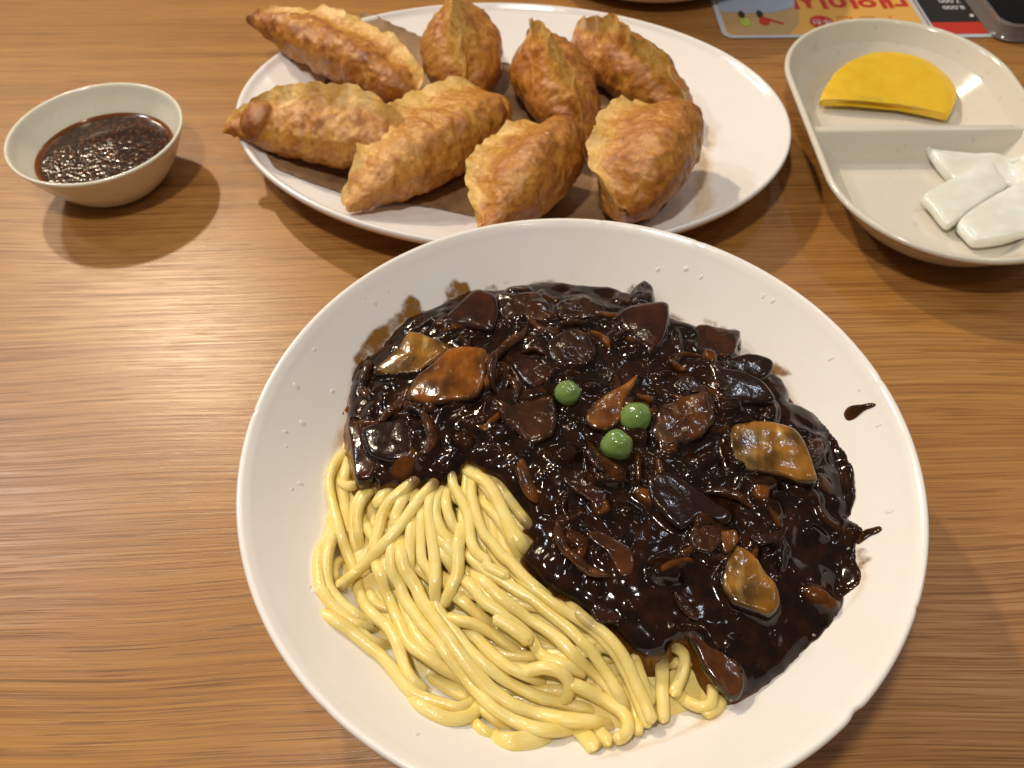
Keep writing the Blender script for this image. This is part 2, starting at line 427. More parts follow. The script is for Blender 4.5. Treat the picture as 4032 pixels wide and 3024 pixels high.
# ------------------------------------------------------------------ noodles, stacked one on another
TRACES = [
 (1.2, 1, 'A 470,60 380,150 300,270 270,400 290,560 330,750 380,950 440,1130 510,1300 575,1480 C 600,100 670,250 790,370 920,480 1000,620 1050,780 1110,930 1200,1060 1330,1170'),
 (0.0, 1, 'A 500,120 460,250 430,420 430,600 450,850 480,1000 500,1150'),
 (2.0, 1, 'A 1420,280 1350,320 1200,400 1050,510 930,620 850,760 810,900 770,1050 740,1180 690,1350'),
 (3.0, 1, 'A 1440,380 1370,470 1260,580 1170,700 1090,820 1000,930 900,1050 780,1170 670,1290 560,1390 450,1480 350,1560'),
 (1.5, 1, 'A 395,360 420,440 500,455 600,440 700,430 780,430'),
 (0.8, 1, 'A 740,440 720,500 640,580 590,680 570,800 580,950 600,1080 640,1200'),
 (0.6, 1, 'A 680,440 660,480 580,600 530,750 520,900 540,1050 580,1180 600,1300'),
 (1.6, 1.25, 'A 990,420 950,480 880,530 820,600 770,690'),
 (0.3, 1, 'A 300,700 290,900 240,1050 170,1170 150,1300 160,1450 190,1600 C 200,80 280,200 380,300 480,370 600,430 720,470 830,490'),
 (0.5, 1, 'A 330,900 290,1050 250,1200 240,1350 250,1500 C 290,80 400,210 520,310 640,400 760,430'),
 (0.8, .9, 'A 430,1290 350,1280 310,1370 320,1450 300,1500'),
 (0.5, 1, 'C 170,310 300,380 430,460 560,560 700,680 820,770 920,880 1000,980 1080,1090 1200,1200 1350,1260 1500,1300 1650,1340 1780,1310 1850,1240'),
 (0.3, 1.05, 'C 1100,1170 1230,1300 1400,1400 1560,1470 1700,1465 1830,1410 1895,1310 1890,1220 1820,1150'),
 (0.1, 1, 'C 330,330 420,420 560,500 680,600 800,660 900,680 960,660'),
 (1.1, 1, 'A 800,1200 790,1330 850,1480 C 870,60 930,180 980,310 1040,440 1090,560 1170,680 1290,770 1400,850 1520,930 1640,990 1760,1080'),
 (0.5, 1, 'C 760,-40 720,30 720,120 780,210 880,260 980,270'),
 (1.4, 1, 'A 1010,950 960,1100 940,1250 960,1400 1040,1540 C 1090,160 1200,320 1320,480 1440,620 1540,760 1640,890 1740,1010 1840,1130 1960,1260 D 401,1083 500,1150 640,1225 800,1280 950,1310 1100,1320 1260,1310'),
 (1.8, 1.15, 'A 1060,1000 1050,1150 1080,1330 1150,1450 1220,1560 C 1290,200 1390,340 1490,480 1590,620 1690,760 1790,890 1900,1020 D 361,873 480,960 620,1050 760,1110 900,1150 1100,1190 1300,1210 1500,1230 1690,1275'),
 (1.6, 1, 'A 1330,600 1280,760 1270,900 1270,1050 1270,1180 1290,1290 1360,1380 1410,1500 C 1430,200 1480,320 1570,430 1660,550 1760,680 1870,790 2000,910 D 491,753 620,830 760,900 900,960 1050,1000 1200,1040 1400,1080 1580,1130'),
 (1.9, 1, 'A 1440,440 1400,520 1360,620 1350,760 1370,900 1390,1050 1410,1200 1420,1350 1420,1500 C 1420,100 1440,210'),
 (2.4, 1.1, 'A 1730,860 1690,1000 1670,1150 1670,1300 1650,1430 1600,1540 C 1590,60 1540,160 1490,250'),
 (2.2, 1, 'A 1590,260 1605,360 1620,450 1680,560 1740,680 1790,820 1800,950 1820,1080 1880,1190 1980,1270 B 600,1320 700,1380 840,1450'),
 (2.6, 1, 'A 1800,320 1820,420 1815,530 1850,680 1900,850 1960,990 2060,1100 2150,1220 B 860,1290 960,1400 1060,1500 1180,1600 1300,1700'),
 (2.3, 1, 'A 1840,280 1960,450 2060,580 2130,690 B 820,880 870,1010 930,1150 980,1250'),
 (2.8, 1.2, 'B 330,260 450,330 570,400 660,500 730,640 800,780 870,920 950,1040 1030,1150 1080,1220'),
 (2.6, .95, 'B 640,340 700,420 780,520 880,650 980,780 1080,900 1180,1000'),
 (1.5, 1, 'B 540,560 560,640 650,730 750,850 820,960 880,1090 930,1200'),
 (1.4, 1, 'A 1500,440 1480,520 1430,640 1430,780 1480,920 1550,1030 1640,1120 1760,1200'),
 (1.2, 1, 'A 1560,440 1540,540 1540,660 1580,800 1620,900 1700,1000'),
 (1.0, 1, 'A 1430,820 1450,920 1480,1020 1560,1130 1600,1220 1660,1330'),
 (0.9, 1, 'B 20,980 60,1080 130,1200 200,1300 300,1420'),
 (2.0, 1, 'A 1700,1130 1760,1190 1860,1290 1980,1390 B 700,1450 820,1520 950,1600 1100,1680 D 960,0 1100,120 1220,220 1330,330 1450,450 1550,590 1640,720 1720,850 1790,970 1840,1100'),
 (2.3, 1, 'B 880,1400 1000,1490 1100,1560 1230,1660 D 1100,-30 1250,60 1400,160 1530,260 1640,380 1740,500 1800,620 1870,760 1930,900 1990,1050 2040,1180 2095,1290'),
 (2.5, 1, 'D 1180,-60 1300,30 1420,130 1550,220 1670,330 1770,450 1850,580 1910,720 1970,860 2040,1000 2090,1130 2140,1240'),
 (1.7, 1, 'B 400,1370 480,1430 600,1530 720,1640 D 560,-60 680,30 780,110 880,170 980,230 1100,320 1200,420 1300,540 1420,640 1540,740 1640,840 1720,940 1800,1040 1860,1150'),
 (1.8, 1, 'B 280,1420 380,1500 480,1600 C 1950,190 2100,290 D 553,103 660,180 760,270 830,360 890,470 980,540 1100,580 1250,640 1380,720'),
 (1.7, 1, 'C 1500,380 1590,370 D 20,120 120,140 220,175 330,235 450,315 560,400 680,480'),
 (2.1, 1.1, 'D 385,85 500,140 620,220 720,290 810,370'),
 (1.9, .95, 'D 700,720 780,670 880,640 1000,640 1120,680 1200,760 1220,860 1190,970 1120,1020'),
 (2.0, 1.1, 'D 1180,790 1300,830 1440,900 1560,970 1680,1040 1790,1120 1850,1220 1850,1320 1790,1390 1690,1415'),
 (0.8, 1.3, 'D 1220,1200 1310,1290 1400,1380 1470,1470 1520,1530'),
 (0.7, 1.1, 'D 1420,1200 1500,1290 1570,1360 1640,1440 1665,1490'),
 (0.2, 1.5, 'D 350,1400 480,1440 640,1440 800,1420 950,1380 1080,1330'),
 (0.2, 1, 'D 110,1150 170,1210 250,1290 340,1350 480,1380'),
 (0.3, 1, 'D 190,1000 270,1080 380,1170 480,1250 600,1310'),
 (1.5, 1, 'D 1780,700 1880,900 1930,1050 1960,1200 1965,1310 1940,1375'),
 (1.2, 1, 'E 520,480 560,560 600,680 640,800 680,950 740,1060'),
 (1.8, 1.05, 'E 820,400 835,550 850,700 850,880 860,1050 860,1245'),
 (1.8, 1, 'E 930,380 1010,420 1080,480 1095,580 1070,700 1020,820 975,955'),
 (1.0, 1, 'E 980,880 1060,950 1150,1015 1270,1060 1370,1030 1400,930 1390,800 1370,700'),
 (0.3, 1, 'E 1490,900 1480,1020 1400,1100 1280,1140'),
 (0.5, 1, 'E 560,800 690,870 780,990 840,1080'),
 (0.9, 1, 'C 1560,60 1660,140 1760,220 1860,310 1960,390 2100,480'),
 (1.3, 1, 'C 1720,-60 1830,0 1950,90 2100,180 D 553,-10 680,80'),
 (1.2, 1, 'C 1660,420 D 120,230 220,320 320,430 430,530 550,620 680,690 800,740 950,800'),
 (0.8, 1, 'C 1010,150 1100,280 1160,420 1220,560 1300,660 1400,760 1540,860'),
 (0.6, 1.35, 'C 1290,950 1420,1030 1560,1110 1680,1180 1800,1220'),
 (0.9, 1, 'A 1160,460 1100,540 1040,650 990,780 985,900 1010,1020'),
 (0.9, 1, 'A 1230,700 1180,820 1160,950 1140,1100 1140,1250 1150,1400 1200,1520'),
 (0.4, 1, 'A 900,1150 880,1300 920,1450 1000,1580'),
]
noodles = thing('noodle_pile', 'pale yellow wheat noodles heaped in the front left of the white bowl', 'noodles', (BC[0], BC[1], .03))
# height field that the strands come to rest on
GS = .0006; GN = 340; GX0, GY0 = BC[0] - GN * GS / 2, BC[1] - GN * GS / 2
gx = GX0 + np.arange(GN) * GS; gy = GY0 + np.arange(GN) * GS
HX, HY = np.meshgrid(gx, gy, indexing='ij')
HF = np.maximum(bowl_z(np.hypot(HX - BC[0], HY - BC[1])), mound(HX, HY) - .0092)
NR = .00190
kk = int(NR / GS) + 1
def hread(P):
    i = np.clip(((P[:, 0] - GX0) / GS).round().astype(int), kk, GN - kk - 1); j = np.clip(((P[:, 1] - GY0) / GS).round().astype(int), kk, GN - kk - 1)
    h = np.full(len(P), -1.0)
    for a in range(-kk, kk + 1):
        for b in range(-kk, kk + 1):
            q = math.hypot(a, b) * GS
            if q <= NR: h = np.maximum(h, HF[i + a, j + b] + math.sqrt(max(NR ** 2 - q * q, 0)))
    return h
def hwrite(P, w):
    i = ((P[:, 0] - GX0) / GS).round().astype(int); j = ((P[:, 1] - GY0) / GS).round().astype(int)
    n = int(w / GS) + 1
    for a in range(-n, n + 1):
        for b in range(-n, n + 1):
            q = math.hypot(a, b) * GS
            if q <= w:
                ii = np.clip(i + a, 0, GN - 1); jj = np.clip(j + b, 0, GN - 1)
                np.maximum.at(HF, (ii, jj), P[:, 2] + math.sqrt(w * w - q * q))
def lay_noodle(P2, w, free='', soak=None, cap_over=.0022, wob=0):
    """P2: callable z->(n,3) or fixed xy polyline"""
    z = np.full(len(P2), .042)
    for it in range(3):
        P = at(P2, z)
        h = hread(P) - .0005
        top = support(P[:, 0], P[:, 1]) + cap_over
        h = np.minimum(h, top)
        hs = smooth1(h, 30); h = np.maximum(hs, h - .0010); z = smooth1(h, 18)
        e = np.arange(len(z)) * 1.0
        if 'a' not in free: z = z - .0042 * np.clip(1 - e / 8, 0, 1) ** 1.5
        if 'b' not in free: z = z - .0042 * np.clip(1 - e[::-1] / 8, 0, 1) ** 1.5
    P = at(P2, z)
    hwrite(P, NR * w * .92)
    return P
SAUCE_PX = px('P 340,1475 305,1300 290,1180 285,1100 290,1010 300,900 305,830 330,760 372,705 470,645 540,572 600,495 680,425 780,385 870,355 940,305 1030,262 1130,243 1240,255 1330,232 1450,208 1560,192 1700,207 1850,226 1990,232 '
              'Q 390,88 430,62 490,35 538,45 555,95 560,150 630,170 655,230 740,262 810,290 920,305 1060,335 1055,400 1040,445 1085,462 1200,472 1250,520 1262,560 1330,602 1363,670 1362,735 1430,752 1500,792 1570,862 1640,942 1700,1032 1740,1112 1760,1200 1755,1300 1730,1390 1702,1425 1760,1452 1805,1488 1770,1570 1760,1620 '
              'R 2040,450 2065,510 2050,560 1970,622 1950,690 1890,780 1820,850 1740,922 1640,1022 1560,1090 1470,1142 1400,1178 1350,1178 1320,1140 1280,1080 1240,1010 1205,930 1170,870 1120,850 1070,858 1030,872 1005,930 955,958 890,958 840,930 800,898 740,830 640,772 600,760 555,715 480,652 400,618 330,570 290,522 240,470 212,420 240,370 '
              'B 1100,1050 1050,1000 1000,940 1050,880 1000,780 900,630 800,500 720,400 640,330 560,285 480,235 380,210 325,260 300,340 240,350 190,375 150,430 60,420 10,470 '
              'A 1330,440 1250,470 1150,430 1050,455 960,440 870,455 812,482 780,425 700,392 620,385 572,400')
sauce_poly = on(SAUCE_PX, support)[:, :2]
def soak_of(P):
    d = sdf(sauce_poly, P[:, 0], P[:, 1])
    return sstep(-.0030, .0008, d + .0010 * fbm(P[:, :2] * 400, 2, 5)) * .92

# bed of strands under the visible ones
def bed_strand(k):
    a0 = RNG.uniform(0, 2 * math.pi); r0 = RNG.uniform(.02, .083)
    c = BC + r0 * .45 * np.array([math.cos(a0), math.sin(a0)])
    rad = RNG.uniform(.035, .055); t = np.linspace(0, RNG.uniform(1.6, 3.2), 40) + RNG.uniform(0, 6.28)
    P = np.column_stack([c[0] + rad * np.cos(t), c[1] + rad * .9 * np.sin(t)])
    P += .004 * np.column_stack([fbm(np.column_stack([t * 1.5, np.full(40, k)]), 2, 3), fbm(np.column_stack([t * 1.5, np.full(40, k + 50.)]), 2, 4)])
    return P
def inside_front(P):
    d = P - BC; r = np.hypot(*d.T)
    return P[(r < .089)]
nd_first = True
for k in range(130):
    P2 = inside_front(bed_strand(k))
    if len(P2) < 12: continue
    P2 = resample(P2, step=.0011)
    P = np.column_stack([P2, np.zeros(len(P2))])
    h = np.minimum(hread(P) - .0004, mound(P[:, 0], P[:, 1]) - .0020); h = smooth1(np.maximum(smooth1(h, 12), h - .0008), 8)
    P[:, 2] = h; hwrite(P, NR * .92)
    so = soak_of(P)
    if so.min() > .9: continue          # wholly under the sauce
    tube('noodle', P, NR, NR * .92, NOODLE, noodles, m=10, power=2.5, attrs={'soak': so})
tr = sorted(TRACES, key=lambda t: t[0])
for k, (lay, w, s) in enumerate(tr):
    p = px(s); p = catmull(p, len(p) * 12); p = resample(p, step=11.0)
    t = np.arange(len(p))[:, None] * .06
    p = p + 1.2 * np.column_stack([vnoise(np.column_stack([t[:, 0], np.full(len(p), k * 3.1)]), 2), vnoise(np.column_stack([t[:, 0], np.full(len(p), k * 5.3 + 9)]), 6)])
    P = lay_noodle(p, w, 'ab' if '350,1560' in s or '840,1450' in s or '385,85' in s or '770,690' in s or s.startswith('E') or '1520,1530' in s or '1665,1490' in s else ('b' if '2095,1290' in s or '2140,1240' in s or '1690,1415' in s or '1940,1375' in s else ''))
    n = len(P); tt = np.arange(n) * .03
    wa = NR * w * (1 + .17 * vnoise(np.column_stack([tt * 2.2, np.full(n, k * 1.7)]), 8))
    ha = NR * (.98 if w < 1.2 else .88) * (1 + .08 * vnoise(np.column_stack([tt * 2.2, np.full(n, k * 2.9)]), 9))
    tube('noodle', P, wa, ha, NOODLE, noodles, m=12, power=2.6, twist=.5 * vnoise(np.column_stack([tt, np.full(n, k * .7)]), 3), attrs={'soak': soak_of(P)})
# packed strands deep in the heap that cannot be told apart
a = np.linspace(0, 2 * math.pi, 96, endpoint=False); rg = np.linspace(0, .088, 30)
V = np.array([(BC[0] + r * math.cos(t), BC[1] + r * math.sin(t), float(np.maximum(mound(BC[0] + r, BC[1]) - .0072, bowl_z(np.array(r)) - .0006))) for r in rg for t in a])
core = mesh('packed_noodles', V, [tuple(reversed(f)) for f in grid_faces(30, 96, cv=True)], NOODLE, noodles, attrs={'soak': np.zeros(len(V))})
tag(core, kind='stuff')

# ------------------------------------------------------------------ chunks lying in the sauce: (name, label, category, material, height mm, bare, outline)
SLABS = [
 ('potato_chunk', 'smooth red-brown glazed chunk nearest the smears at the sauce\'s upper left', 'potato', G_RED, 4.2, .85, 'P 890,490 985,400 1060,330 1130,290 1240,320 1262,400 1245,480 1215,530 1100,515 990,500'),
 ('potato_chunk', 'amber potato piece with pale speckled top left of the largest amber piece', 'potato', G_ONION, 3.8, .95, 'P 460,800 540,720 620,650 690,562 760,565 820,585 900,605 960,640 880,700 800,750 740,785 600,805'),
 ('potato_chunk', 'largest glowing amber potato piece in the left half of the sauce', 'potato', G_AMBER, 4.6, 1.0, 'P 690,980 710,910 740,850 800,800 860,750 960,655 1070,645 1180,662 1192,760 1170,880 1110,970 960,1000 830,1022'),
 ('potato_chunk', 'dark red glazed block hanging over the noodles at the far left corner', 'potato', G_RED, 3.6, 1.0, 'P 288,1100 370,1090 385,1160 395,1240 410,1330 470,1380 460,1430 420,1470 345,1480 325,1390 308,1280'),
 ('onion_piece', 'black glossy square piece beside the dark red corner block', 'onion', G_DARK, 3.0, .6, 'P 390,1170 500,1120 640,1085 690,1150 715,1240 700,1330 600,1365 500,1360 430,1325 405,1240'),
 ('onion_piece', 'dark square leaf with a pale lower-left edge left of the lone pea', 'onion', G_BROWN, 2.8, .5, 'P 1260,965 1350,1000 1480,965 1560,945 1620,962 1642,1080 1630,1160 1605,1205 1540,1235 1480,1250 1420,1200 1370,1150 1290,1085'),
 ('onion_piece', 'dark brown wedge above and left of the lone pea', 'onion', G_RED, 2.8, .8, 'P 1350,735 1420,715 1490,720 1600,762 1625,815 1560,870 1500,900 1440,862 1390,800'),
 ('pork_piece', 'rough dark pork lump at the top rim of the sauce', 'pork', G_PORK, 3.0, .45, 'P 1262,312 1330,295 1400,290 1470,282 1525,292 1590,345 1605,400 1590,440 1500,450 1400,445 1300,440 1270,380'),
 ('pork_piece', 'lumpy black pork piece in the upper middle of the sauce', 'pork', G_PORK, 3.6, .32, 'P 1585,630 1620,580 1680,545 1780,520 1850,560 1885,620 1890,690 1840,735 1790,752 1700,748 1640,735 1600,690'),
 ('pork_piece', 'small knobbly pork piece behind the lumpy black one', 'pork', G_PORK, 3.0, .35, 'P 1640,385 1680,330 1740,312 1820,312 1900,340 1945,375 1910,430 1830,440 1740,445 1670,435'),
 ('onion_piece', 'amber onion petal with a pointed tip left of the middle pea', 'onion', G_AMBER, 3.0, 1.0, 'Q 468,582 440,650 412,700 385,770 360,850 300,905 240,905 195,890 160,840 200,770 250,720 310,680 380,645 430,605'),
 ('pork_piece', 'brown pork piece with pale fat right of the middle pea', 'pork', G_PORK, 4.2, 1.0, 'Q 562,840 600,780 650,755 740,722 800,712 870,702 878,750 885,800 912,860 870,920 830,962 760,985 700,990 630,1000 570,960 545,900'),
 ('onion_piece', 'big pale golden onion wedge at the right of the sauce', 'onion', G_ONION, 4.4, 1.0, 'Q 1015,885 1075,868 1140,868 1210,875 1275,892 1340,915 1385,945 1420,1000 1440,1050 1470,1140 1492,1240 1430,1250 1380,1240 1320,1205 1260,1185 1180,1165 1110,1150 1060,1120 1020,1085 1008,1000'),
 ('potato_chunk', 'dark glossy cube with a tan side at the upper right rim', 'potato', G_RED, 4.4, .8, 'Q 355,235 390,200 440,182 560,168 632,178 645,230 642,290 620,360 580,420 530,432 470,400 410,340 370,290'),
 ('onion_piece', 'purple-brown square piece lying on the bowl wall at the upper right', 'onion', G_BROWN, 2.6, .55, 'Q 795,370 815,320 835,282 930,298 1000,315 1066,332 1050,400 1022,462 960,462 900,452 840,432 800,410'),
 ('onion_piece', 'black rounded piece below the purple-brown square piece', 'onion', G_DARK, 2.6, .4, 'Q 990,495 1060,470 1130,470 1242,512 1255,560 1215,600 1150,605 1060,585 1010,545'),
 ('onion_piece', 'long dark onion leaf folded above the big pale golden wedge', 'onion', G_DARK, 3.2, .55, 'Q 880,512 905,570 925,630 950,690 985,742 1060,755 1130,760 1250,762 1240,710 1190,650 1110,600 1040,570 960,545 915,520'),
 ('pork_piece', 'string of small minced pork bits above the pale-fat piece', 'pork', G_PORK, 2.6, .4, 'Q 700,610 740,590 790,600 835,640 880,660 900,720 920,790 890,820 860,760 830,690 770,680 715,660'),
 ('pork_piece', 'small reddish nub beside the far end of the golden wedge', 'pork', G_PORK, 2.8, .45, 'Q 1462,1050 1480,990 1515,958 1555,970 1562,1020 1540,1075 1500,1102 1470,1090'),
 ('onion_piece', 'broad flat black leaf in the middle, below the peas', 'onion', G_DARK, 3.4, .7, 'Q 530,1195 580,1165 640,1150 710,1190 770,1235 840,1285 910,1335 1002,1395 1000,1450 960,1470 900,1440 840,1430 780,1470 720,1500 660,1460 615,1415 570,1370 540,1300'),
 ('onion_piece', 'dark triangular onion piece with light edge left below the front pea', 'onion', G_RED, 2.4, .8, 'B 1440,430 1500,400 1580,388 1720,402 1800,480 1900,560 1880,640 1840,720 1740,670 1640,602 1540,540'),
 ('onion_piece', 'brownish onion flake beside the long crescent strip', 'onion', G_BROWN, 2.4, .8, 'R 560,290 640,282 700,310 765,342 812,385 822,460 800,515 775,532 730,500 700,440 670,390 600,340'),
 ('potato_chunk', 'pale gold piece with whitish centre standing in the lower right of the sauce', 'potato', G_ONION, 5.0, 1.0, 'R 1330,410 1375,345 1425,372 1470,402 1500,460 1530,520 1560,560 1582,605 1592,680 1570,730 1530,752 1470,730 1420,712 1350,682 1320,630 1300,580 1296,500'),
 ('onion_piece', 'small amber stub touching the top of the pale gold piece', 'onion', G_AMBER, 3.2, .9, 'R 1286,285 1330,272 1368,278 1382,320 1378,350 1345,390 1308,405 1290,350'),
 ('pork_piece', 'ridged brown lump left of the small amber stub', 'pork', G_PORK, 3.2, .55, 'R 1112,305 1135,262 1175,245 1240,242 1280,275 1292,325 1265,375 1230,402 1180,395 1140,375'),
 ('onion_piece', 'translucent brown onion leaf hanging at the front edge of the sauce', 'onion', G_BROWN, 2.4, 1.0, 'R 1062,795 1090,778 1125,782 1200,832 1250,868 1295,902 1340,945 1382,985 1405,1040 1412,1090 1398,1145 1365,1172 1335,1170 1300,1125 1265,1090 1235,1045 1208,1000 1188,950 1168,900 1125,840'),
 ('onion_piece', 'dark red bit above the last noodles under the sauce edge', 'onion', G_RED, 2.2, .8, 'R 590,695 640,685 700,690 762,735 740,760 680,768 622,762'),
 ('onion_piece', 'dark red sliver right of the pale gold piece\'s top', 'onion', G_RED, 2.4, .8, 'R 1450,315 1510,298 1565,290 1645,258 1632,310 1600,342 1550,356 1500,362'),
 ('pork_piece', 'dark nub poking up at the very top edge of the sauce', 'pork', G_DARK, 4.0, .5, 'Q 432,110 455,65 490,32 530,38 556,75 552,140 510,160 460,150'),
]
STRIPS = [
 ('onion_strip', 'curved onion strip with a pale tip next to the black square piece', G_BROWN, 1.9, 1.7, .9, 'P 680,1035 770,1060 820,1150 840,1250 805,1325 750,1350'),
 ('onion_strip', 'long curved brown strip right of the largest amber piece', G_BROWN, 1.7, 1.6, .8, 'P 1455,470 1410,555 1310,620 1250,690 1222,790 1232,880 1262,915'),
 ('onion_strip', 'pale edge strip of the dark square leaf left of the lone pea', G_BROWN, 1.2, 1.4, 1.0, 'P 1262,968 1290,1070 1380,1150 1465,1240'),
 ('onion_strip', 'short brown curl between the long curved strip and the wedge', G_BROWN, 1.5, 1.4, .8, 'P 1312,880 1345,825 1385,900 1380,985'),
 ('onion_strip', 'amber strip slanting below the largest amber piece toward the left rim', G_BROWN, 1.8, 1.6, .95, 'P 490,1120 570,1055 640,970 690,880'),
 ('onion_strip', 'thin brown sliver above the dark brown wedge', G_BROWN, 1.2, 1.2, .8, 'P 1415,645 1500,645 1575,685'),
 ('onion_strip', 'wide amber strip at the noodle edge in the middle of the bowl', G_AMBER, 2.3, 1.7, .75, 'B 985,180 985,300 1020,420 1080,540 1150,650'),
 ('onion_strip', 'tiny orange sliver near the upper right of the sauce', G_AMBER, 1.3, 1.2, 1.0, 'Q 640,490 690,530 755,555'),
 ('onion_strip', 'shiny amber strip just below the big pale golden wedge', G_BROWN, 2.0, 1.6, 1.0, 'Q 860,1255 980,1270 1075,1310 1145,1375'),
 ('onion_strip', 'long crescent onion strip at the left of the sauce front', G_BROWN, 1.8, 1.7, 1.0, 'R 405,225 415,310 455,395 520,460 610,508 700,520'),
 ('onion_strip', 'dark slanting strip between the crescent and the front leaf', G_RED, 1.7, 1.5, .8, 'R 1035,590 1100,680 1165,765'),
 ('onion_strip', 'dark curved strip running down from the front pea', G_RED, 1.7, 1.5, .7, 'B 1690,60 1720,180 1790,290 1890,370'),
 ('onion_strip', 'short amber curl right of the amber petal tip', G_AMBER, 1.2, 1.2, .8, 'Q 455,690 500,720 555,755'),
 ('onion_strip', 'brown curl half sunk at the upper left rim of the sauce', G_BROWN, 1.6, 1.5, .6, 'P 350,740 420,720 400,800 380,880 430,960'),
]
top_ref = lambda x, y: support(x, y) + .0028
slab_w = [(s, on(px(s[6]), top_ref)) for s in SLABS]
strip_w = [(s, on(px(s[6]), top_ref)) for s in STRIPS]

# ------------------------------------------------------------------ sauce sheet
GS2 = .00055; n2 = int(.204 / GS2)
sx = BC[0] - .102 + np.arange(n2) * GS2; sy = BC[1] - .102 + np.arange(n2) * GS2
X, Y = np.meshgrid(sx, sy, indexing='ij')
D = sdf(sauce_poly, X, Y)
XY = np.column_stack([X.ravel(), Y.ravel()])
fb = lambda sc, o, sd: fbm(XY * sc, o, sd).reshape(X.shape)
D = D + .0006 * fb(330, 2, 21)
base = support(X, Y)
rr = np.hypot(X - BC[0], Y - BC[1]); ang = np.degrees(np.arctan2(Y - BC[1], X - BC[0]))
THINE = np.where(rr > .086, 1.0, 0.0) * sstep(60, 100, ang) * (1 - sstep(165, 178, ang))
# calm pools: along the outer rim of the sauce
calm_c = on(px('Q 60,110 Q 250,110 Q 1650,1000 Q 1720,1200 Q 1450,780 Q 1150,520 R 1520,900 R 1650,850 R 1480,1050 R 1980,550'), support)
calm = np.zeros(X.shape)
for c, w in zip(calm_c, (.012, .012, .012, .012, .010, .008, .011, .010, .008, .006)):
    calm = np.maximum(calm, np.exp(-((X - c[0]) ** 2 + (Y - c[1]) ** 2) / (2 * (w * .6) ** 2)))
ins = 1 - np.exp(-np.clip(D, 0, 1) / .0013 + .0022 * THINE)
thick = np.maximum(.0034 + .0030 * fb(72, 3, 31) + .0004 * fb(230, 2, 33), .0014) * ins
# buried bits
bits = np.zeros(X.shape)
rb = np.random.default_rng(5)
cand = np.column_stack([rb.uniform(sx[0], sx[-1], 1500), rb.uniform(sy[0], sy[-1], 1500)])
dc = sdf(sauce_poly, cand[:, 0], cand[:, 1]); cand = cand[dc > .004][:230]
for c in cand:
    a, b = rb.uniform(.0012, .0036), rb.uniform(.0009, .0019); th = rb.uniform(0, 3.14); h = rb.uniform(.0005, .0017)
    i0, i1 = np.searchsorted(sx, (c[0] - .008, c[0] + .008)); j0, j1 = np.searchsorted(sy, (c[1] - .008, c[1] + .008))
    dx, dy = X[i0:i1, j0:j1] - c[0], Y[i0:i1, j0:j1] - c[1]
    u = (dx * math.cos(th) + dy * math.sin(th)) / a; v = (-dx * math.sin(th) + dy * math.cos(th)) / b
    q = np.exp(-(u * u + v * v) ** 1.6 * .6)
    bits[i0:i1, j0:j1] = np.maximum(bits[i0:i1, j0:j1], h * q)
tint = np.zeros(X.shape)
for q_ in range(330):
    c = np.array([rb.uniform(sx[0], sx[-1]), rb.uniform(sy[0], sy[-1])])
    if sdf(sauce_poly, c[:1], c[1:])[0] < .006: continue
    if rb.uniform() < .45: a, b = rb.uniform(.0045, .0085), rb.uniform(.0011, .0019); cv = rb.uniform(-75, 75)
    else: a, b = rb.uniform(.0030, .0068), rb.uniform(.0022, .0045); cv = rb.uniform(-25, 25)
    th = rb.uniform(0, 3.14); h = rb.uniform(.0014, .0034)
    i0, i1 = np.searchsorted(sx, (c[0] - .011, c[0] + .011)); j0, j1 = np.searchsorted(sy, (c[1] - .011, c[1] + .011))
    dx, dy = X[i0:i1, j0:j1] - c[0], Y[i0:i1, j0:j1] - c[1]
    u = dx * math.cos(th) + dy * math.sin(th); v = -dx * math.sin(th) + dy * math.cos(th) + cv * u * u
    dd = 1 - (np.abs(u / a) ** 3 + np.abs(v / b) ** 3) ** (1 / 3)
    tz = h + rb.uniform(-.22, .22) * u + rb.uniform(-.3, .3) * v
    up_ = tz * sstep(-.10, .20, dd) > bits[i0:i1, j0:j1]; tn = rb.choice([0, .25, .6, 1.0], p=[.30, .25, .25, .20])
    tint[i0:i1, j0:j1] = np.where(up_, tn * sstep(.0, .40, dd), tint[i0:i1, j0:j1])
    bits[i0:i1, j0:j1] = np.maximum(bits[i0:i1, j0:j1], tz * sstep(-.10, .20, dd))
k = 1 - .92 * calm
Z0 = base + thick * (1 - .25 * calm) * 1.0 + bits * k * ins 
for _i in range(4):
    Z0[1:-1, 1:-1] = .2 * (Z0[1:-1, 1:-1] + Z0[2:, 1:-1] + Z0[:-2, 1:-1] + Z0[1:-1, 2:] + Z0[1:-1, :-2])
Zs = Z0.copy()
def zsauce(x, y):
    i = np.clip(((np.asarray(x) - sx[0]) / GS2).round().astype(int), 0, n2 - 1); j = np.clip(((np.asarray(y) - sy[0]) / GS2).round().astype(int), 0, n2 - 1)
    return Z0[i, j]
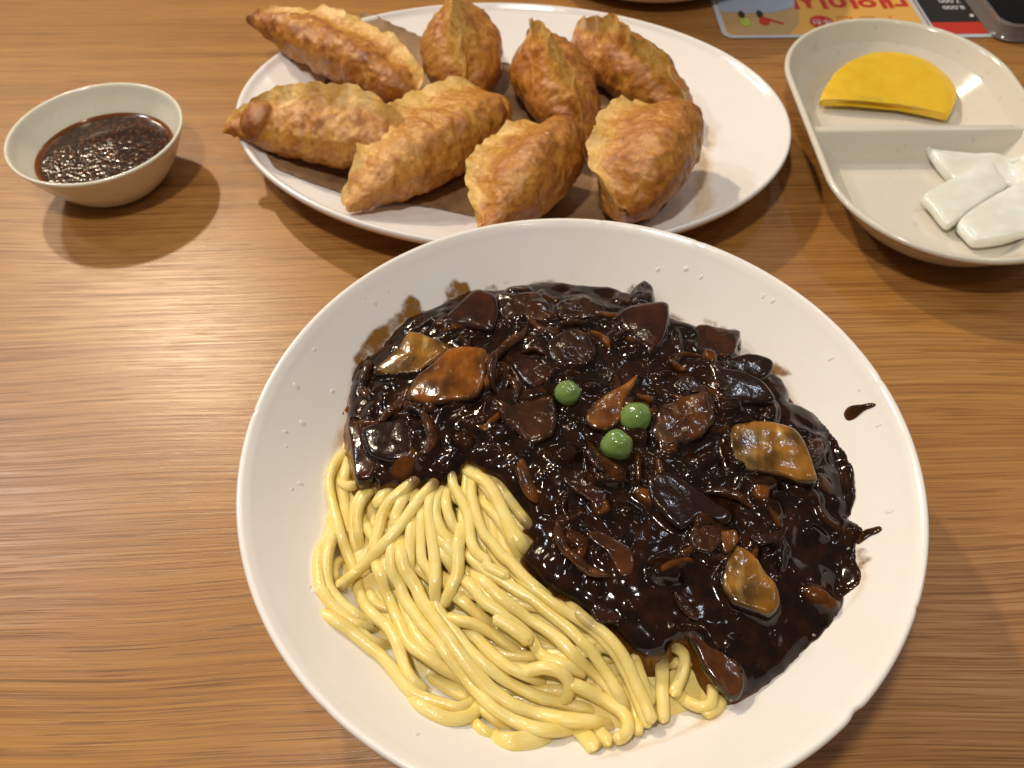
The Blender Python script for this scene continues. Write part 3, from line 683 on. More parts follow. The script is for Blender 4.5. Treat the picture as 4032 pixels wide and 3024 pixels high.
# sauce climbs a little round every piece
def climb(d, h):
    global Zs
    Zs = np.maximum(Zs, np.where(d > -.006, Zsm + h * .50 * np.exp(-np.abs(np.minimum(d, 0)) / .0013) * np.where(d > 0, np.exp(-d / .0016), 1), -1))
Zsm = base + .0024 * ins
for s, P in slab_w:
    x0, x1, y0, y1 = P[:, 0].min() - .01, P[:, 0].max() + .01, P[:, 1].min() - .01, P[:, 1].max() + .01
    i0, i1 = np.searchsorted(sx, (x0, x1)); j0, j1 = np.searchsorted(sy, (y0, y1))
    pl = resample(catmull(P[:, :2], 80, True), n=60, closed=True)
    d = sdf(pl, X[i0:i1, j0:j1], Y[i0:i1, j0:j1]); h = s[4] / 1000
    f = np.where(d > 0, np.exp(-d / .0014), np.exp(d / .0012))
    Zs[i0:i1, j0:j1] = np.where(D[i0:i1, j0:j1] > .001, np.maximum(Zs[i0:i1, j0:j1] * (1 - .0) , Zsm[i0:i1, j0:j1] + .74 * h * f * (1 + .5 * fbm(np.column_stack([X[i0:i1, j0:j1].ravel(), Y[i0:i1, j0:j1].ravel()]) * 300, 2, 77).reshape(d.shape))), Zs[i0:i1, j0:j1])
    # nothing of the sheet may cover the middle of a piece
    Zs[i0:i1, j0:j1] = np.where(d > .0010, np.minimum(Zs[i0:i1, j0:j1], Zsm[i0:i1, j0:j1] + h * (.40 + .40 * np.clip(fbm(np.column_stack([X[i0:i1, j0:j1].ravel(), Y[i0:i1, j0:j1].ravel()]) * 220, 2, 91).reshape(d.shape), -.5, 1))), Zs[i0:i1, j0:j1])
out = D < 0
Zs = np.where(out, base + np.maximum(D * 2.2, np.where(rr < .091, -.0150, -.0030)), Zs)
keep = D > np.where(rr < .091, -.0072, -.0036)
idx = -np.ones(X.shape, int); idx[keep] = np.arange(keep.sum())
Vs = np.column_stack([X[keep], Y[keep], Zs[keep]])
q = np.stack([idx[:-1, :-1], idx[1:, :-1], idx[1:, 1:], idx[:-1, 1:]], -1).reshape(-1, 4)
q = q[(q >= 0).all(1)]
thin = (np.clip(1 - (Zs - base) / .00075 + .0011 * THINE, 0, 1) ** 1.2)[keep]
sauce = mesh('black_bean_sauce', Vs, q, SAUCE, attrs={'thin': thin, 'calm': calm[keep], 'tint': (tint * (1 - calm) * ins)[keep]}, origin=(BC[0] + .02, BC[1] + .01, .04))
tag(sauce, 'glossy black bean sauce poured over the noodles in the white bowl', 'sauce')

def slab(spec, P):
    name, label, cat, mat, h, bare, _ = spec
    h = h / 1000 * .85; pl = resample(catmull(P[:, :2], 120, True), n=56, closed=True)
    c = pl.mean(0); pl = c + (pl - c) * 1.06; sd = abs(hash(label)) if False else sum(map(ord, label))
    rg = random.Random(sd); tilt = np.array([rg.uniform(-.20, .20), rg.uniform(-.28, .06)])
    size = np.sqrt(((pl - c) ** 2).sum(1)).max(); tilt = tilt * min(1, .38 * h / (np.hypot(*tilt) * size + 1e-9))
    prof = [(1.00, -.9), (1.02, -.2), (1.0, .30), (.975, .62), (.93, .84), (.86, .96), (.76, 1.02), (.62, 1.05), (.46, 1.07), (.30, 1.08), (.15, 1.08), (.001, 1.08)]
    Vv, ba = [], []
    z0 = float(np.median(zsauce(pl[:, 0], pl[:, 1])))
    for s_, z_ in prof:
        Q = c + (pl - c) * s_
        sup = .35 * support(Q[:, 0], Q[:, 1]) + .65 * (z0 - .0026)
        lump = fbm(Q * 260, 3, sd % 97) * (.0011 if cat == 'pork' else .0004) + fbm(Q * 90, 2, sd % 89) * .0006
        zz = sup + .0022 + h * z_ + lump * (1 if z_ > .2 else 0) + ((Q - c) @ tilt)
        Vv.append(np.column_stack([Q, zz])); ba.append(np.clip(1.05 + .75 * fbm(Q * 170, 2, sd % 71), .12, 1) * (bare * float(sstep(.55, 1.07, np.array(z_)))))
    Vv = np.vstack(Vv); F = grid_faces(len(prof), 56, cv=True)
    o = mesh(name, Vv, F, mat, attrs={'bare': np.concatenate(ba)})
    # close the bottom
    tag(o, label, cat, {'onion': 'onion pieces in the sauce', 'potato': 'potato chunks in the sauce', 'pork': 'pork pieces in the sauce'}[cat])
    return o
for s, P in slab_w: slab(s, P)
for q_, ((name, label, mat, w, h, bare, _), P) in enumerate(strip_w):
    Q = resample(catmull(P, 80), n=52)
    u = np.linspace(-1, 1, 52); nz = vnoise(np.column_stack([u * 3, np.full(52, q_ * 3.3)]), 5)
    Q[:, 2] = smooth1(zsauce(Q[:, 0], Q[:, 1]), 12) + .0003 + .0007 * (1 - u ** 2) + .0004 * nz
    prof_ = ((1 - np.abs(u) ** 2.6) ** .7 * .9 + .10) * (1 + .18 * vnoise(np.column_stack([u * 4, np.full(52, q_ * 1.3 + 7)]), 6))
    o = tube(name, Q, w / 1000 * 1.15 * prof_, h / 1000 * .95 * prof_, mat, m=14, power=2.7, twist=.55 + .5 * vnoise(np.column_stack([u * 1.5, np.full(52, q_ * 2.1)]), 9),
             attrs={'bare': bare * np.clip(.75 + .6 * nz - .5 * u ** 4, .15, 1)})
    tag(o, label, 'onion', 'onion strips in the sauce')

# ------------------------------------------------------------------ peas
mp_, nt, b = mat_new('green_pea')
c = mixc(nt, ramp(nt, noise(nt, 95, 2), [(.45, (0, 0, 0)), (.8, (1, 1, 1))]), (.125, .215, .045), (.27, .35, .13))
nt.links.new(c, b.inputs['Base Color']); b.inputs['Roughness'].default_value = .16; b.inputs['Coat Weight'].default_value = .5
b.inputs['Subsurface Weight'].default_value = .3; b.inputs['Subsurface Radius'].default_value = (.002, .003, .001)
bump(nt, b, noise(nt, 420, 2), .12, .0005)
for p, rad, lab, sd in (('P 1716,912', 85, 'green pea lying alone, farthest from the other two', 1), ('Q 457,822', 94, 'green pea in the middle, touching the brown pork piece', 2), ('Q 347,984', 95, 'green pea with a wrinkled pale mark, nearest the front', 3)):
    k = SHEETS[p[0]][2]; P = on(px(p), lambda x, y: zsauce(x, y) + .0010)[0]
    r_ = rad * k / FPX * np.linalg.norm(P - np.array([0, 0, CAM_Z]))
    nu, nv = 28, 40; th = np.linspace(.001, math.pi - .001, nu); ph = np.linspace(0, 2 * math.pi, nv, endpoint=False)
    n_ = np.stack([np.sin(th)[:, None] * np.cos(ph), np.sin(th)[:, None] * np.sin(ph), np.repeat(np.cos(th)[:, None], nv, 1)], -1).reshape(-1, 3)
    rr_ = r_ * (1 + .13 * fbm(n_ * 1.3 + sd * 5, 2, sd))
    if sd == 3:
        for off, wdt in ((np.array([-.5, -.55, .65]), .22), (np.array([.1, -.72, .65]), .18)):
            off = off / np.linalg.norm(off); rr_ = rr_ * (1 - .05 * np.exp(-((n_ - off) ** 2).sum(1) / (2 * wdt ** 2)))
    o = mesh('green_pea', P + n_ * rr_[:, None] * np.array([1, 1, .93]), [tuple(reversed(f)) for f in grid_faces(nu, nv, cv=True)], mp_)
    tag(o, lab, 'pea', 'green peas on the sauce')

# ------------------------------------------------------------------ smears and splashes on the bowl wall (parts of the bowl: dried onto it)
FILM = mat_film('sauce_smear', (.25, .110, .016), .34, .62, 130)
bz2 = lambda x, y: bowl_z(np.hypot(x - BC[0], y - BC[1]))
def film(name, outline, mat, parent, zf, lift=.00022, edge=.0012, n=44, seed=0):
    P = on(px(outline), zf)[:, :2]; pl = resample(catmull(P, len(P) * 8, True), n=max(48, len(P) * 4), closed=True)
    x = np.linspace(pl[:, 0].min() - .001, pl[:, 0].max() + .001, n); y = np.linspace(pl[:, 1].min() - .001, pl[:, 1].max() + .001, n)
    XX, YY = np.meshgrid(x, y, indexing='ij'); d = sdf(pl, XX, YY) + .0010 * fbm(np.column_stack([XX.ravel(), YY.ravel()]) * 420, 3, seed).reshape(XX.shape)
    V = np.column_stack([XX.ravel(), YY.ravel(), (zf(XX, YY) + lift).ravel()])
    F = [f for f in grid_faces(n, n) if max(d.ravel()[list(f)]) > -.0004]
    used = sorted({i for f in F for i in f}); mp = {u: i for i, u in enumerate(used)}
    if not F: return None
    return mesh(name, V[used], [tuple(mp[i] for i in f) for f in F], mat, parent, attrs={'cover': sstep(-.0002, edge, d.ravel()[used])})
SMEARS = ['P 262,960 288,860 298,760 322,660 385,565 445,485 515,445 575,405 640,305 690,262 740,290 765,340 800,372 900,330 918,205 958,172 1060,182 1092,238 1180,204 1250,200 1268,262 1200,268 1130,262 1030,285 940,330 870,380 780,410 680,450 600,520 540,600 470,670 380,735 335,790 310,870 300,980',
          'P 580,340 600,340 600,360 580,360', 'P 1290,178 1335,178 1325,205 1290,200', 'P 1440,200 1480,185 1560,162 1650,185 1700,215 1640,228 1480,228', 'P 1738,138 1757,148 1745,162',
          'Q 850,235 890,226 940,250 942,280 900,294 860,277', 'Q 955,272 1000,283 1062,288 1057,302 1000,303 958,297',
          'Q 1100,465 1200,458 1290,496 1370,532 1378,566 1330,584 1250,570 1190,500', 'Q 1750,1600 1812,1588 1832,1620 1790,1665 1752,1660',
          'R 2030,395 2112,402 2118,432 2060,475 2030,455', 'Q 1170,640 1240,660 1230,695 1180,680', 'Q 630,195 700,215 765,242 700,262 640,245', 'Q 380,70 440,20 455,40 430,75']
for k, s in enumerate(SMEARS): film('sauce_smear', s, FILM, bowl, bz2, seed=k, edge=.0016, n=120 if k == 0 else 44)
OILY = mat_film('sauce_oil', (.72, .50, .24), .10, .95, 90)
for k, s in enumerate(['P 190,1180 240,1100 285,1090 290,1260 230,1290 170,1400 140,1500 130,1420', 'R 2030,380 2090,420 2110,520 2080,600 2000,680 1960,700 2010,600 2040,500',
                       'R 600,1500 760,1440 900,1400 1020,1370 1150,1290 1330,1230 1420,1190 1330,1280 1200,1340 1050,1400 900,1450 750,1500 620,1520',
                       'Q 640,150 700,220 800,260 1060,320 1070,440 1040,460 700,270', 'Q 1250,560 1360,640 1390,720 1450,740 1360,740 1330,620']):
    film('sauce_oil', s, OILY, bowl, bz2, seed=40 + k, lift=.00016, edge=.003)
# thick splashes
def splash(outline, h):
    P = on(px(outline), bz2)[:, :2]; pl = resample(catmull(P, 60, True), n=40, closed=True); c = pl.mean(0)
    V, F = [], []; th = []
    for s_, z_ in ((1.0, -.0002), (.97, .25), (.85, .62), (.65, .88), (.4, .98), (.001, 1.0)):
        Q = c + (pl - c) * s_; V.append(np.column_stack([Q, bz2(Q[:, 0], Q[:, 1]) + h * z_])); th.append(np.full(40, .75 * (1 - max(z_, 0)) + .10))
    o = mesh('sauce_splash', np.vstack(V), grid_faces(6, 40, cv=True), SAUCE, bowl, attrs={'thin': np.concatenate(th), 'calm': np.ones(240), 'tint': np.zeros(240)})
splash('Q 1692,800 1715,760 1755,748 1800,745 1850,735 1884,742 1870,758 1820,778 1785,805 1750,832 1712,838', .0014)
splash('Q 1770,1530 1810,1490 1860,1475 1905,1465 1920,1485 1895,1508 1850,1525 1800,1560 1770,1575', .0011)
# water drops on the bowl wall
WATER = plain('water_on_melamine', (.80, .74, .68), .03, spec=.35)
rw = random.Random(3)
DROPS = ['Q 1785,655', 'Q 1898,865', 'Q 1215,100', 'Q 1270,130', 'Q 1615,470', 'P 545,245', 'P 390,285', 'P 455,320', 'P 180,900', 'P 65,625', 'F 1167,1520', 'F 1310,1540', 'F 1193,1666',
         'F 1125,1700', 'F 1184,1904', 'F 1150,1925', 'F 2590,1062', 'F 2700,1060', 'F 2760,1092', 'F 3507,2010', 'F 1240,2330', 'F 1220,2310', 'Q 1960,1380', 'F 1640,2890', 'F 2900,2820', 'F 1127,1758']
dv, df = [], []
for s in DROPS:
    P = on(px(s), bz2)[0]; r_ = rw.uniform(.0005, .0010); b0 = len(dv)
    for i, e in enumerate((0, .35, .7, 1.0, 1.25, 1.5)):
        for j in range(14):
            a = j / 14 * 6.283; rad = r_ * math.cos(e) * (1 + .2 * math.sin(2 * a + r_ * 9e3))
            x, y = P[0] + rad * math.cos(a), P[1] + rad * math.sin(a)
            dv.append((x, y, float(bz2(np.array(x), np.array(y))) + r_ * .5 * math.sin(e) - .00002))
    df += [tuple(b0 + q for q in f) for f in grid_faces(6, 14, cv=True)]
o = mesh('water_droplets', np.array(dv), df, WATER, bowl); tag(o, kind='stuff')

# ================================================================== platter with dumplings
PC = np.array([.0, .3895]); PA, PB, PROT = .1541, .1142, R(-8.07)
def platter_z(x, y):
    c, s = math.cos(PROT), math.sin(PROT); dx, dy = x - PC[0], y - PC[1]
    rho = np.hypot((c * dx + s * dy) / PA, (-s * dx + c * dy) / PB)
    return .0085 + .0160 * np.clip((rho - .55) / .42, 0, 1.1) ** 1.5
def pz(rho): return .0085 + .0160 * max(0, (rho - .55) / .42) ** 1.5
prof = [(.0001, .003), (.55, .003), (.56, 0), (.60, 0), (.61, .003)] + [(r, pz(r) - .0038) for r in np.linspace(.66, .95, 8)]
prof += [(.985, .0215), (.997, .0240), (1.0, .0255), (.997, .0268), (.990, .0272), (.982, .0266), (.975, .0255)] + [(r, pz(r)) for r in np.linspace(.965, .55, 30)] + [(.3, .0085), (.0001, .0085)]
pp = [(r, z) for r, z in prof]
plat = thing('oval_platter', 'large oval white platter carrying eight fried dumplings', 'platter', (PC[0], PC[1], 0))
lathe('platter_body', pp, (PC[0], PC[1], 0), PLATTER, n=320, parent=plat, sx=PA, sy=PB, rot=PROT)
# oil on the platter
OIL2 = mat_film('frying_oil', (.80, .63, .38), .10, 1.10, 45)
film('oil_stain', 'U 2080,650 2140,630 2185,720 2170,800 2200,860 2150,930 2050,965 2060,860', OIL2, plat, platter_z, edge=.006)
film('oil_stain', 'U 2110,560 2160,540 2190,600 2170,660 2120,660', OIL2, plat, platter_z, edge=.004)
# kraft paper
mk, nt, b = mat_new('kraft_paper')
c = ramp(nt, noise(nt, 45, 5, .6), [(.35, (.195, .100, .040)), (.62, (.36, .215, .105))])
nt.links.new(c, b.inputs['Base Color']); b.inputs['Roughness'].default_value = .6; bump(nt, b, noise(nt, 300, 4), .3, .0006)
pq = on(px('U 205,650 640,58 900,170 1500,330 1800,420 1990,620 1960,900 1840,985 1640,1010 1350,985 950,908 600,860 420,800 255,735'), platter_z)[:, :2]
n = 70; x = np.linspace(pq[:, 0].min(), pq[:, 0].max(), n); y = np.linspace(pq[:, 1].min(), pq[:, 1].max(), n)
XX, YY = np.meshgrid(x, y, indexing='ij'); d = sdf(pq, XX, YY)
V = np.column_stack([XX.ravel(), YY.ravel(), (platter_z(XX, YY) + .0007 + .0004 * fbm(np.column_stack([XX.ravel(), YY.ravel()]) * 60, 2, 3).reshape(XX.shape)).ravel()])
# pull border vertices onto the outline so that the sheet has straight edges
for i in range(len(V)):
    if -.0045 < d.ravel()[i] < 0:
        best = None
        for k in range(len(pq)):
            a_, b_ = pq[k], pq[(k + 1) % len(pq)]; e = b_ - a_; t = np.clip(((V[i, :2] - a_) @ e) / (e @ e), 0, 1); qv = a_ + t * e; dd = np.hypot(*(qv - V[i, :2]))
            if best is None or dd < best[0]: best = (dd, qv)
        V[i, :2] = best[1]
F = [f for f in grid_faces(n, n) if min(d.ravel()[list(f)]) > -.0045]
used = sorted({i for f in F for i in f}); mp = {u: i for i, u in enumerate(used)}
pap = mesh('kraft_paper', V[used], [tuple(mp[i] for i in f) for f in F], mk)
m_ = pap.modifiers.new('s', 'SOLIDIFY'); m_.thickness = .0002
tag(pap, 'brown kraft paper sheet under the fried dumplings, soaked with oil', 'paper')

DUMPL = [ # tips (px), width, height, roll of the seam (deg), seam drop toward tip, label, seed
 ('U 150,75 900,430', .041, .034, -62, 'dumpling at the far left of the back row with a curled brown tip'),
 ('U 1040,-20 1085,400', .047, .046, 6, 'upright dumpling in the back row, its pale seam running straight toward the viewer'),
 ('U 1310,115 1650,600', .042, .046, 12, 'dumpling with a dark-tipped ridge, third from left in the back row'),
 ('U 1540,140 2100,500', .044, .044, 14, 'dumpling at the right end of the back row with a blunt pale end'),
 ('U 30,470 860,560', .040, .036, -24, 'long dumpling at the left end of the front row with a big brown blister'),
 ('U 545,880 1270,420', .044, .038, -56, 'dumpling pointing to the lower left in the middle of the platter'),
 ('U 1090,1030 1530,540', .050, .036, -70, 'dumpling partly hidden by the rim of the noodle bowl'),
 ('U 1640,960 1960,440', .052, .040, -60, 'broad round-bellied dumpling at the right end of the front row'),
]
def project(P):
    d = P - np.array([0, 0, CAM_Z]); f_ = np.array([0, _cp, -_sp]); u_ = np.array([0, _sp, _cp])
    w = d @ f_; x = d[:, 0] / w; y = (d @ u_) / w; c, s = math.cos(ROLL), math.sin(ROLL)
    x, y = c * x + s * y, -s * x + c * y
    return np.column_stack([2016 + FPX * x, 1512 - FPX * y])
BOX = [(130, 40, 905, 440), (890, -25, 1250, 420), (1275, 110, 1680, 610), (1535, 120, 2085, 492), (30, 375, 860, 720), (545, 365, 1290, 890), (1085, 505, 1610, 1040), (1605, 430, 2130, 960)]
def dumpling(k, spec, fw=1.0, fh=1.0, fl=1.0, final=False):
    tips, W_, H_, roll, label = spec; W_ *= fw; H_ *= fh
    rg = np.random.default_rng(100 + k)
    T = at(px(tips), .034 if abs(roll) < 20 else .027); a, b_ = T[0], T[1]
    L = np.linalg.norm(b_[:2] - a[:2]) * fl; yaw = math.atan2(*(b_ - a)[1::-1])
    nu, nv = (190, 150) if final else (80, 64)
    u = np.linspace(-1, 1, nu)[:, None]; v = np.linspace(0, 2 * math.pi, nv, endpoint=False)[None]
    v = v + .42 * np.sin(2 * v)            # more points near the seam (90 deg) and the fold
    asy = {0: -.18, 4: -.25, 5: -.22, 6: -.15}.get(k, 0.05 * (k % 3 - 1))
    uu = u + asy * (1 - u * u)
    env = np.clip(1 - np.abs(uu) ** 2.3, 0, 1) ** .72
    if k in (0, 4, 5, 6): env = env * (1 - .42 * sstep(.35, 1.0, -u))
    ca, sa = np.cos(v), np.sin(v)
    a_w = W_ / 2 * env + .0022
    b_top = H_ * .50 * env ** .8 + .0016; b_bot = H_ * .50 * env + .0016
    y = a_w * np.sign(ca) * np.abs(ca) ** .95
    z = np.where(sa > 0, b_top, b_bot) * sa
    # pinch toward the seam
    s = np.clip(sa, 0, 1)
    y = y * (1 - .42 * s ** 2.2)
    fin = np.exp(-((v % (2 * math.pi) - math.pi / 2) / .27) ** 2)
    crimp = .0007 * np.sin(u * 52 + k) + .0010 * np.sin(u * 15 + 2 * k) + .0008 * np.sin(u * 31 + 5 * k)
    ends = .10 + .90 * env ** .6
    z = z + fin * (.0112 * ends + crimp * .5)
    y = y * (1 - .66 * fin) + fin * (.0022 * np.sin(u * 9 + k) + .0012 * np.sin(u * 23))
    x = L / 2 * u + 0 * v
    z = z - .010 * (u ** 2) * (1 if abs(roll) < 20 else .35) * 1.0 + .0
    x, y, z = np.broadcast_arrays(x, y, z)
    P = np.stack([x, y, z], -1).reshape(-1, 3).copy()
    nrm = np.stack([0 * x, y / (W_ / 2) ** 2, z / (H_ / 2) ** 2], -1).reshape(-1, 3); nrm += np.stack([x * 120, 0 * x, 0 * x], -1).reshape(-1, 3)
    nrm /= np.linalg.norm(nrm, axis=1)[:, None] + 1e-9
    finv = np.broadcast_to(fin, x.shape).reshape(-1); envv = np.broadcast_to(env, x.shape).reshape(-1)
    bl = np.zeros(len(P))
    for q in range(460 if final else 0):
        c = P[rg.integers(len(P))]; r_ = rg.choice([.0010, .0014, .002, .0030, .0048], p=[.40, .30, .19, .09, .02])
        dd = ((P - c) ** 2).sum(1) / r_ ** 2
        bl = np.maximum(bl, r_ * .28 * np.clip(1 - dd, 0, 1) ** .8)
    if k == 4:
        c = np.array([-L * .30, -W_ * .20, H_ * .22]); dd = ((P - c) ** 2).sum(1) / .0105 ** 2
        bl = np.maximum(bl, .0060 * np.clip(1 - dd, 0, 1) ** .6)
    big = fbm(P * 70 + k * 7, 3, 3); mid = fbm(P * 240 + k * 3, 3, 9)
    P += nrm * ((.0024 * big + .0011 * mid) * (1 - .6 * finv) + bl * (1 - .8 * finv))[:, None]
    brown = np.clip(bl / .0016, 0, 1) * .50 + .13 * np.clip(big, -1, 1) + .25 * (1 - envv) * (1 if k in (0, 2) else .3)
    pale = np.clip(finv * 1.1 + .5 * np.exp(-((P[:, 1] / W_) ** 2) * 8) * (P[:, 2] > 0) * (.5 if abs(roll) < 20 else .2) + .35 * fbm(P * 55 + 40, 2, 12), 0, 1)
    brown = brown + (0, .03, .08, .14, -.08, -.14, .02, .02)[k]
    if k == 2: brown += 1.0 * np.clip(-P[:, 0] / L - .36, 0, 1) * 8 * finv
    if k == 0: brown += np.clip(-P[:, 0] / L - .43, 0, 1) * 14
    M = Matrix.Rotation(yaw, 3, 'Z') @ Matrix.Rotation(R(roll), 3, 'X')
    P = P @ np.array(M).T
    mid_ = (a + b_) / 2
    P[:, 0] += mid_[0]; P[:, 1] += mid_[1]
    # rest on the platter, belly sags flat; where it lies is taken from the survey of its extents
    x0, y0, x1, y1 = (BOX[k][q] * .9042 + (850, 0, 850, 0)[q] for q in range(4))
    for it in range(8):
        gap = P[:, 2] - (platter_z(P[:, 0], P[:, 1]) + .0011); P[:, 2] -= np.quantile(gap, .025)
        pj = project(P); c_ = P.mean(0)
        now = at([((pj[:, 0].min() + pj[:, 0].max()) / 2, (pj[:, 1].min() + pj[:, 1].max()) / 2)], c_[2])[0]
        want = at([((x0 + x1) / 2, (y0 + y1) / 2)], c_[2])[0]
        P[:, :2] += (want - now)[:2]
    gz = platter_z(P[:, 0], P[:, 1]) + .0011
    P[:, 2] = np.maximum(P[:, 2], gz)
    if not final:
        pj = project(P); return np.ptp(pj[:, 0]) / (x1 - x0), np.ptp(pj[:, 1]) / (y1 - y0)
    F = [tuple(reversed(f)) for f in grid_faces(nu, nv, cv=True)]
    F.append(tuple(range(nv))); F.append(tuple((nu - 1) * nv + j for j in range(nv))[::-1])
    o = mesh('fried_dumpling', P, F, DOUGH, attrs={'brown': brown, 'pale': pale})
    tag(o, label, 'dumpling', 'fried dumplings on the platter')
for k, sp in enumerate(DUMPL):
    fw = fh = fl = 1.0; ang = abs(math.atan2(*np.diff(at(px(sp[0]), .03)[:, :2], axis=0)[0][::-1])); along = abs(math.cos(ang))
    for it in range(4):
        ex, ey = dumpling(k, sp, fw, fh, fl)
        if along > .5: fl = float(np.clip(fl / ex, .75, 1.25)); g_ = ey ** -.8
        else: g_ = ex ** -.8; fl = float(np.clip(fl * ey ** -.6, .75, 1.25))
        lo_ = .90 if k in (5, 6) else .72; fw = float(np.clip(fw * g_, lo_, 1.2)); fh = float(np.clip(fh * g_, lo_, 1.2))
    dumpling(k, sp, fw, fh, fl, True)

# ================================================================== pickle tray
TC = np.array([.2240, .3672]); TW, TL = .0650, .0430      # half width (round ends), half straight length
TZ, TF = .0300, .0060
def stadium(d, n_arc=80, n_st=100):
    r = TW - d; pts = []
    for i in range(n_arc): t = math.pi * i / n_arc; pts.append((r * math.cos(t), TL + r * math.sin(t)))
    for i in range(n_st): pts.append((-r, TL - 2 * TL * i / n_st))
    for i in range(n_arc): t = math.pi + math.pi * i / n_arc; pts.append((r * math.cos(t), -TL + r * math.sin(t)))
    for i in range(n_st): pts.append((r, -TL + 2 * TL * i / n_st))
    return np.array(pts)
def tray_in(x, y, d):
    """height of the inner surface at inset d"""
    wall = TF + (TZ - .0012 - TF) * np.clip(1 - (d - .0035) / .0185, 0, 1) ** 1.35
    dv_ = np.abs(y + .0 - .0035); div = TF + .0175 * np.clip(1 - (dv_ - .0022) / .0075, 0, 1) ** .85
    k_ = .0022; h_ = np.clip(.5 + .5 * (div - wall) / k_, 0, 1)
    return wall * (1 - h_) + div * h_ + k_ * h_ * (1 - h_)
rings = []
for d_, z_ in ((.0340, .0012), (.0335, 0), (.0305, 0), (.0300, .0010), (.0260, .0040), (.0180, .0110), (.0095, .0195), (.0024, .0262), (.0000, .0278), (.0000, .0292), (.0007, .0300), (.0018, .0303), (.0028, .0299)):
    s_ = stadium(d_); rings.append(np.column_stack([s_, np.full(len(s_), z_)]))
for d_ in list(np.linspace(.0036, .020, 40)) + list(np.linspace(.021, .06499, 40)):
    s_ = stadium(d_); rings.append(np.column_stack([s_, tray_in(s_[:, 0], s_[:, 1], d_)]))
ns = len(rings[0]); V = np.vstack(rings) + np.array([TC[0], TC[1], 0])
F = [tuple(reversed(f)) for f in grid_faces(len(rings), ns, cv=True)]
tray = thing('side_dish_tray', 'ivory two-compartment oval side dish tray cut off by the right edge', 'tray', (TC[0], TC[1], 0))
mesh('tray_body', V, F, TRAYM, tray)
def tray_z(x, y):
    lx, ly = np.asarray(x) - TC[0], np.asarray(y) - TC[1]
    q = np.hypot(lx, np.maximum(np.abs(ly) - TL, 0)); return tray_in(lx, ly, TW - q)
# radish
def mat_flesh(name, col, col2, sss, rough=.22, sc=120):
    m, nt, b = mat_new(name)
    nt.links.new(ramp(nt, noise(nt, sc, 3), [(.35, col), (.7, col2)]), b.inputs['Base Color'])
    b.inputs['Roughness'].default_value = rough; b.inputs['Coat Weight'].default_value = .4; b.inputs['Coat Roughness'].default_value = .1
    b.inputs['Subsurface Weight'].default_value = sss; b.inputs['Subsurface Radius'].default_value = (.006, .005, .003)
    bump(nt, b, noise(nt, 260, 3), .18, .0006); return m
RADISH = mat_flesh('yellow_pickled_radish', (.80, .49, .012), (.84, .56, .028), .6, .24)
def mat_onion():
    m, nt, b = mat_new('raw_white_onion')
    co = nt.nodes.new('ShaderNodeTexCoord').outputs['Object']
    mp = nt.nodes.new('ShaderNodeMapping'); nt.links.new(co, mp.inputs[0]); mp.inputs['Rotation'].default_value = (0, 0, -.45); mp.inputs['Scale'].default_value = (.12, 1.0, 1.0)
    v = noise(nt, 420, 3, .6, mp.outputs[0]); g = noise(nt, 70, 2)
    c = mixc(nt, ramp(nt, g, [(.38, (0, 0, 0)), (.66, (1, 1, 1))]), (.79, .785, .69), (.90, .89, .84))
    c = mixc(nt, math_(nt, 'MULTIPLY', ramp(nt, v, [(.50, (0, 0, 0)), (.66, (1, 1, 1))]), .30), c, (.70, .71, .58))
    nt.links.new(c, b.inputs['Base Color']); b.inputs['Roughness'].default_value = .20
    b.inputs['Coat Weight'].default_value = .4; b.inputs['Coat Roughness'].default_value = .08
    b.inputs['Subsurface Weight'].default_value = .7; b.inputs['Subsurface Radius'].default_value = (.006, .005, .003)
    bump(nt, b, v, .25, .0006); return m
ONIONW = mat_onion()
pr = on(px('V 795,600 805,560 870,470 940,420 1000,392 1100,358 1200,346 1300,356 1400,382 1480,425 1550,482 1590,530 1607,575 1598,620 1565,690 1480,672 1400,652 1300,626 1200,610 1100,598 1000,592 910,600 850,604'), lambda x, y: np.maximum(np.minimum(tray_z(x, y), .02) + .0050, .0125))
pl = resample(pr[:, :2], n=120, closed=True); c = np.array([pl[:, 0].mean(), pl[:, 1].min() + .010])
V = []; T_ = .0042
yb = pl[:, 1].min(); ysp = pl[:, 1].max() - yb
def rad_z(Q):
    lx = (Q[:, 0] - pl[:, 0].min()) / (np.ptp(pl[:, 0])); ly = (Q[:, 1] - yb) / ysp
    return .0078 + .0075 * ly ** 1.3 + .0022 * np.sin(lx * math.pi) * (1 - ly) + .0006 * np.sin(lx * 9)
for s_, z_ in ((.001, 0), (.6, 0), (.97, 0), (.995, .12), (1.0, .3), (1.0, .75), (.992, .93), (.97, 1.0), (.8, 1.0), (.5, 1.0), (.25, 1.0), (.001, 1.0)):
    Q = c + (pl - c) * s_; V.append(np.column_stack([Q, rad_z(Q) + T_ * z_]))
V = np.vstack(V); V[:, 2] = np.maximum(V[:, 2], tray_z(V[:, 0], V[:, 1]) + .0003)
o = mesh('pickled_radish', V, grid_faces(12, 120, cv=True), RADISH)
tag(o, 'yellow half-moon slice of pickled radish in the far tray compartment', 'radish')
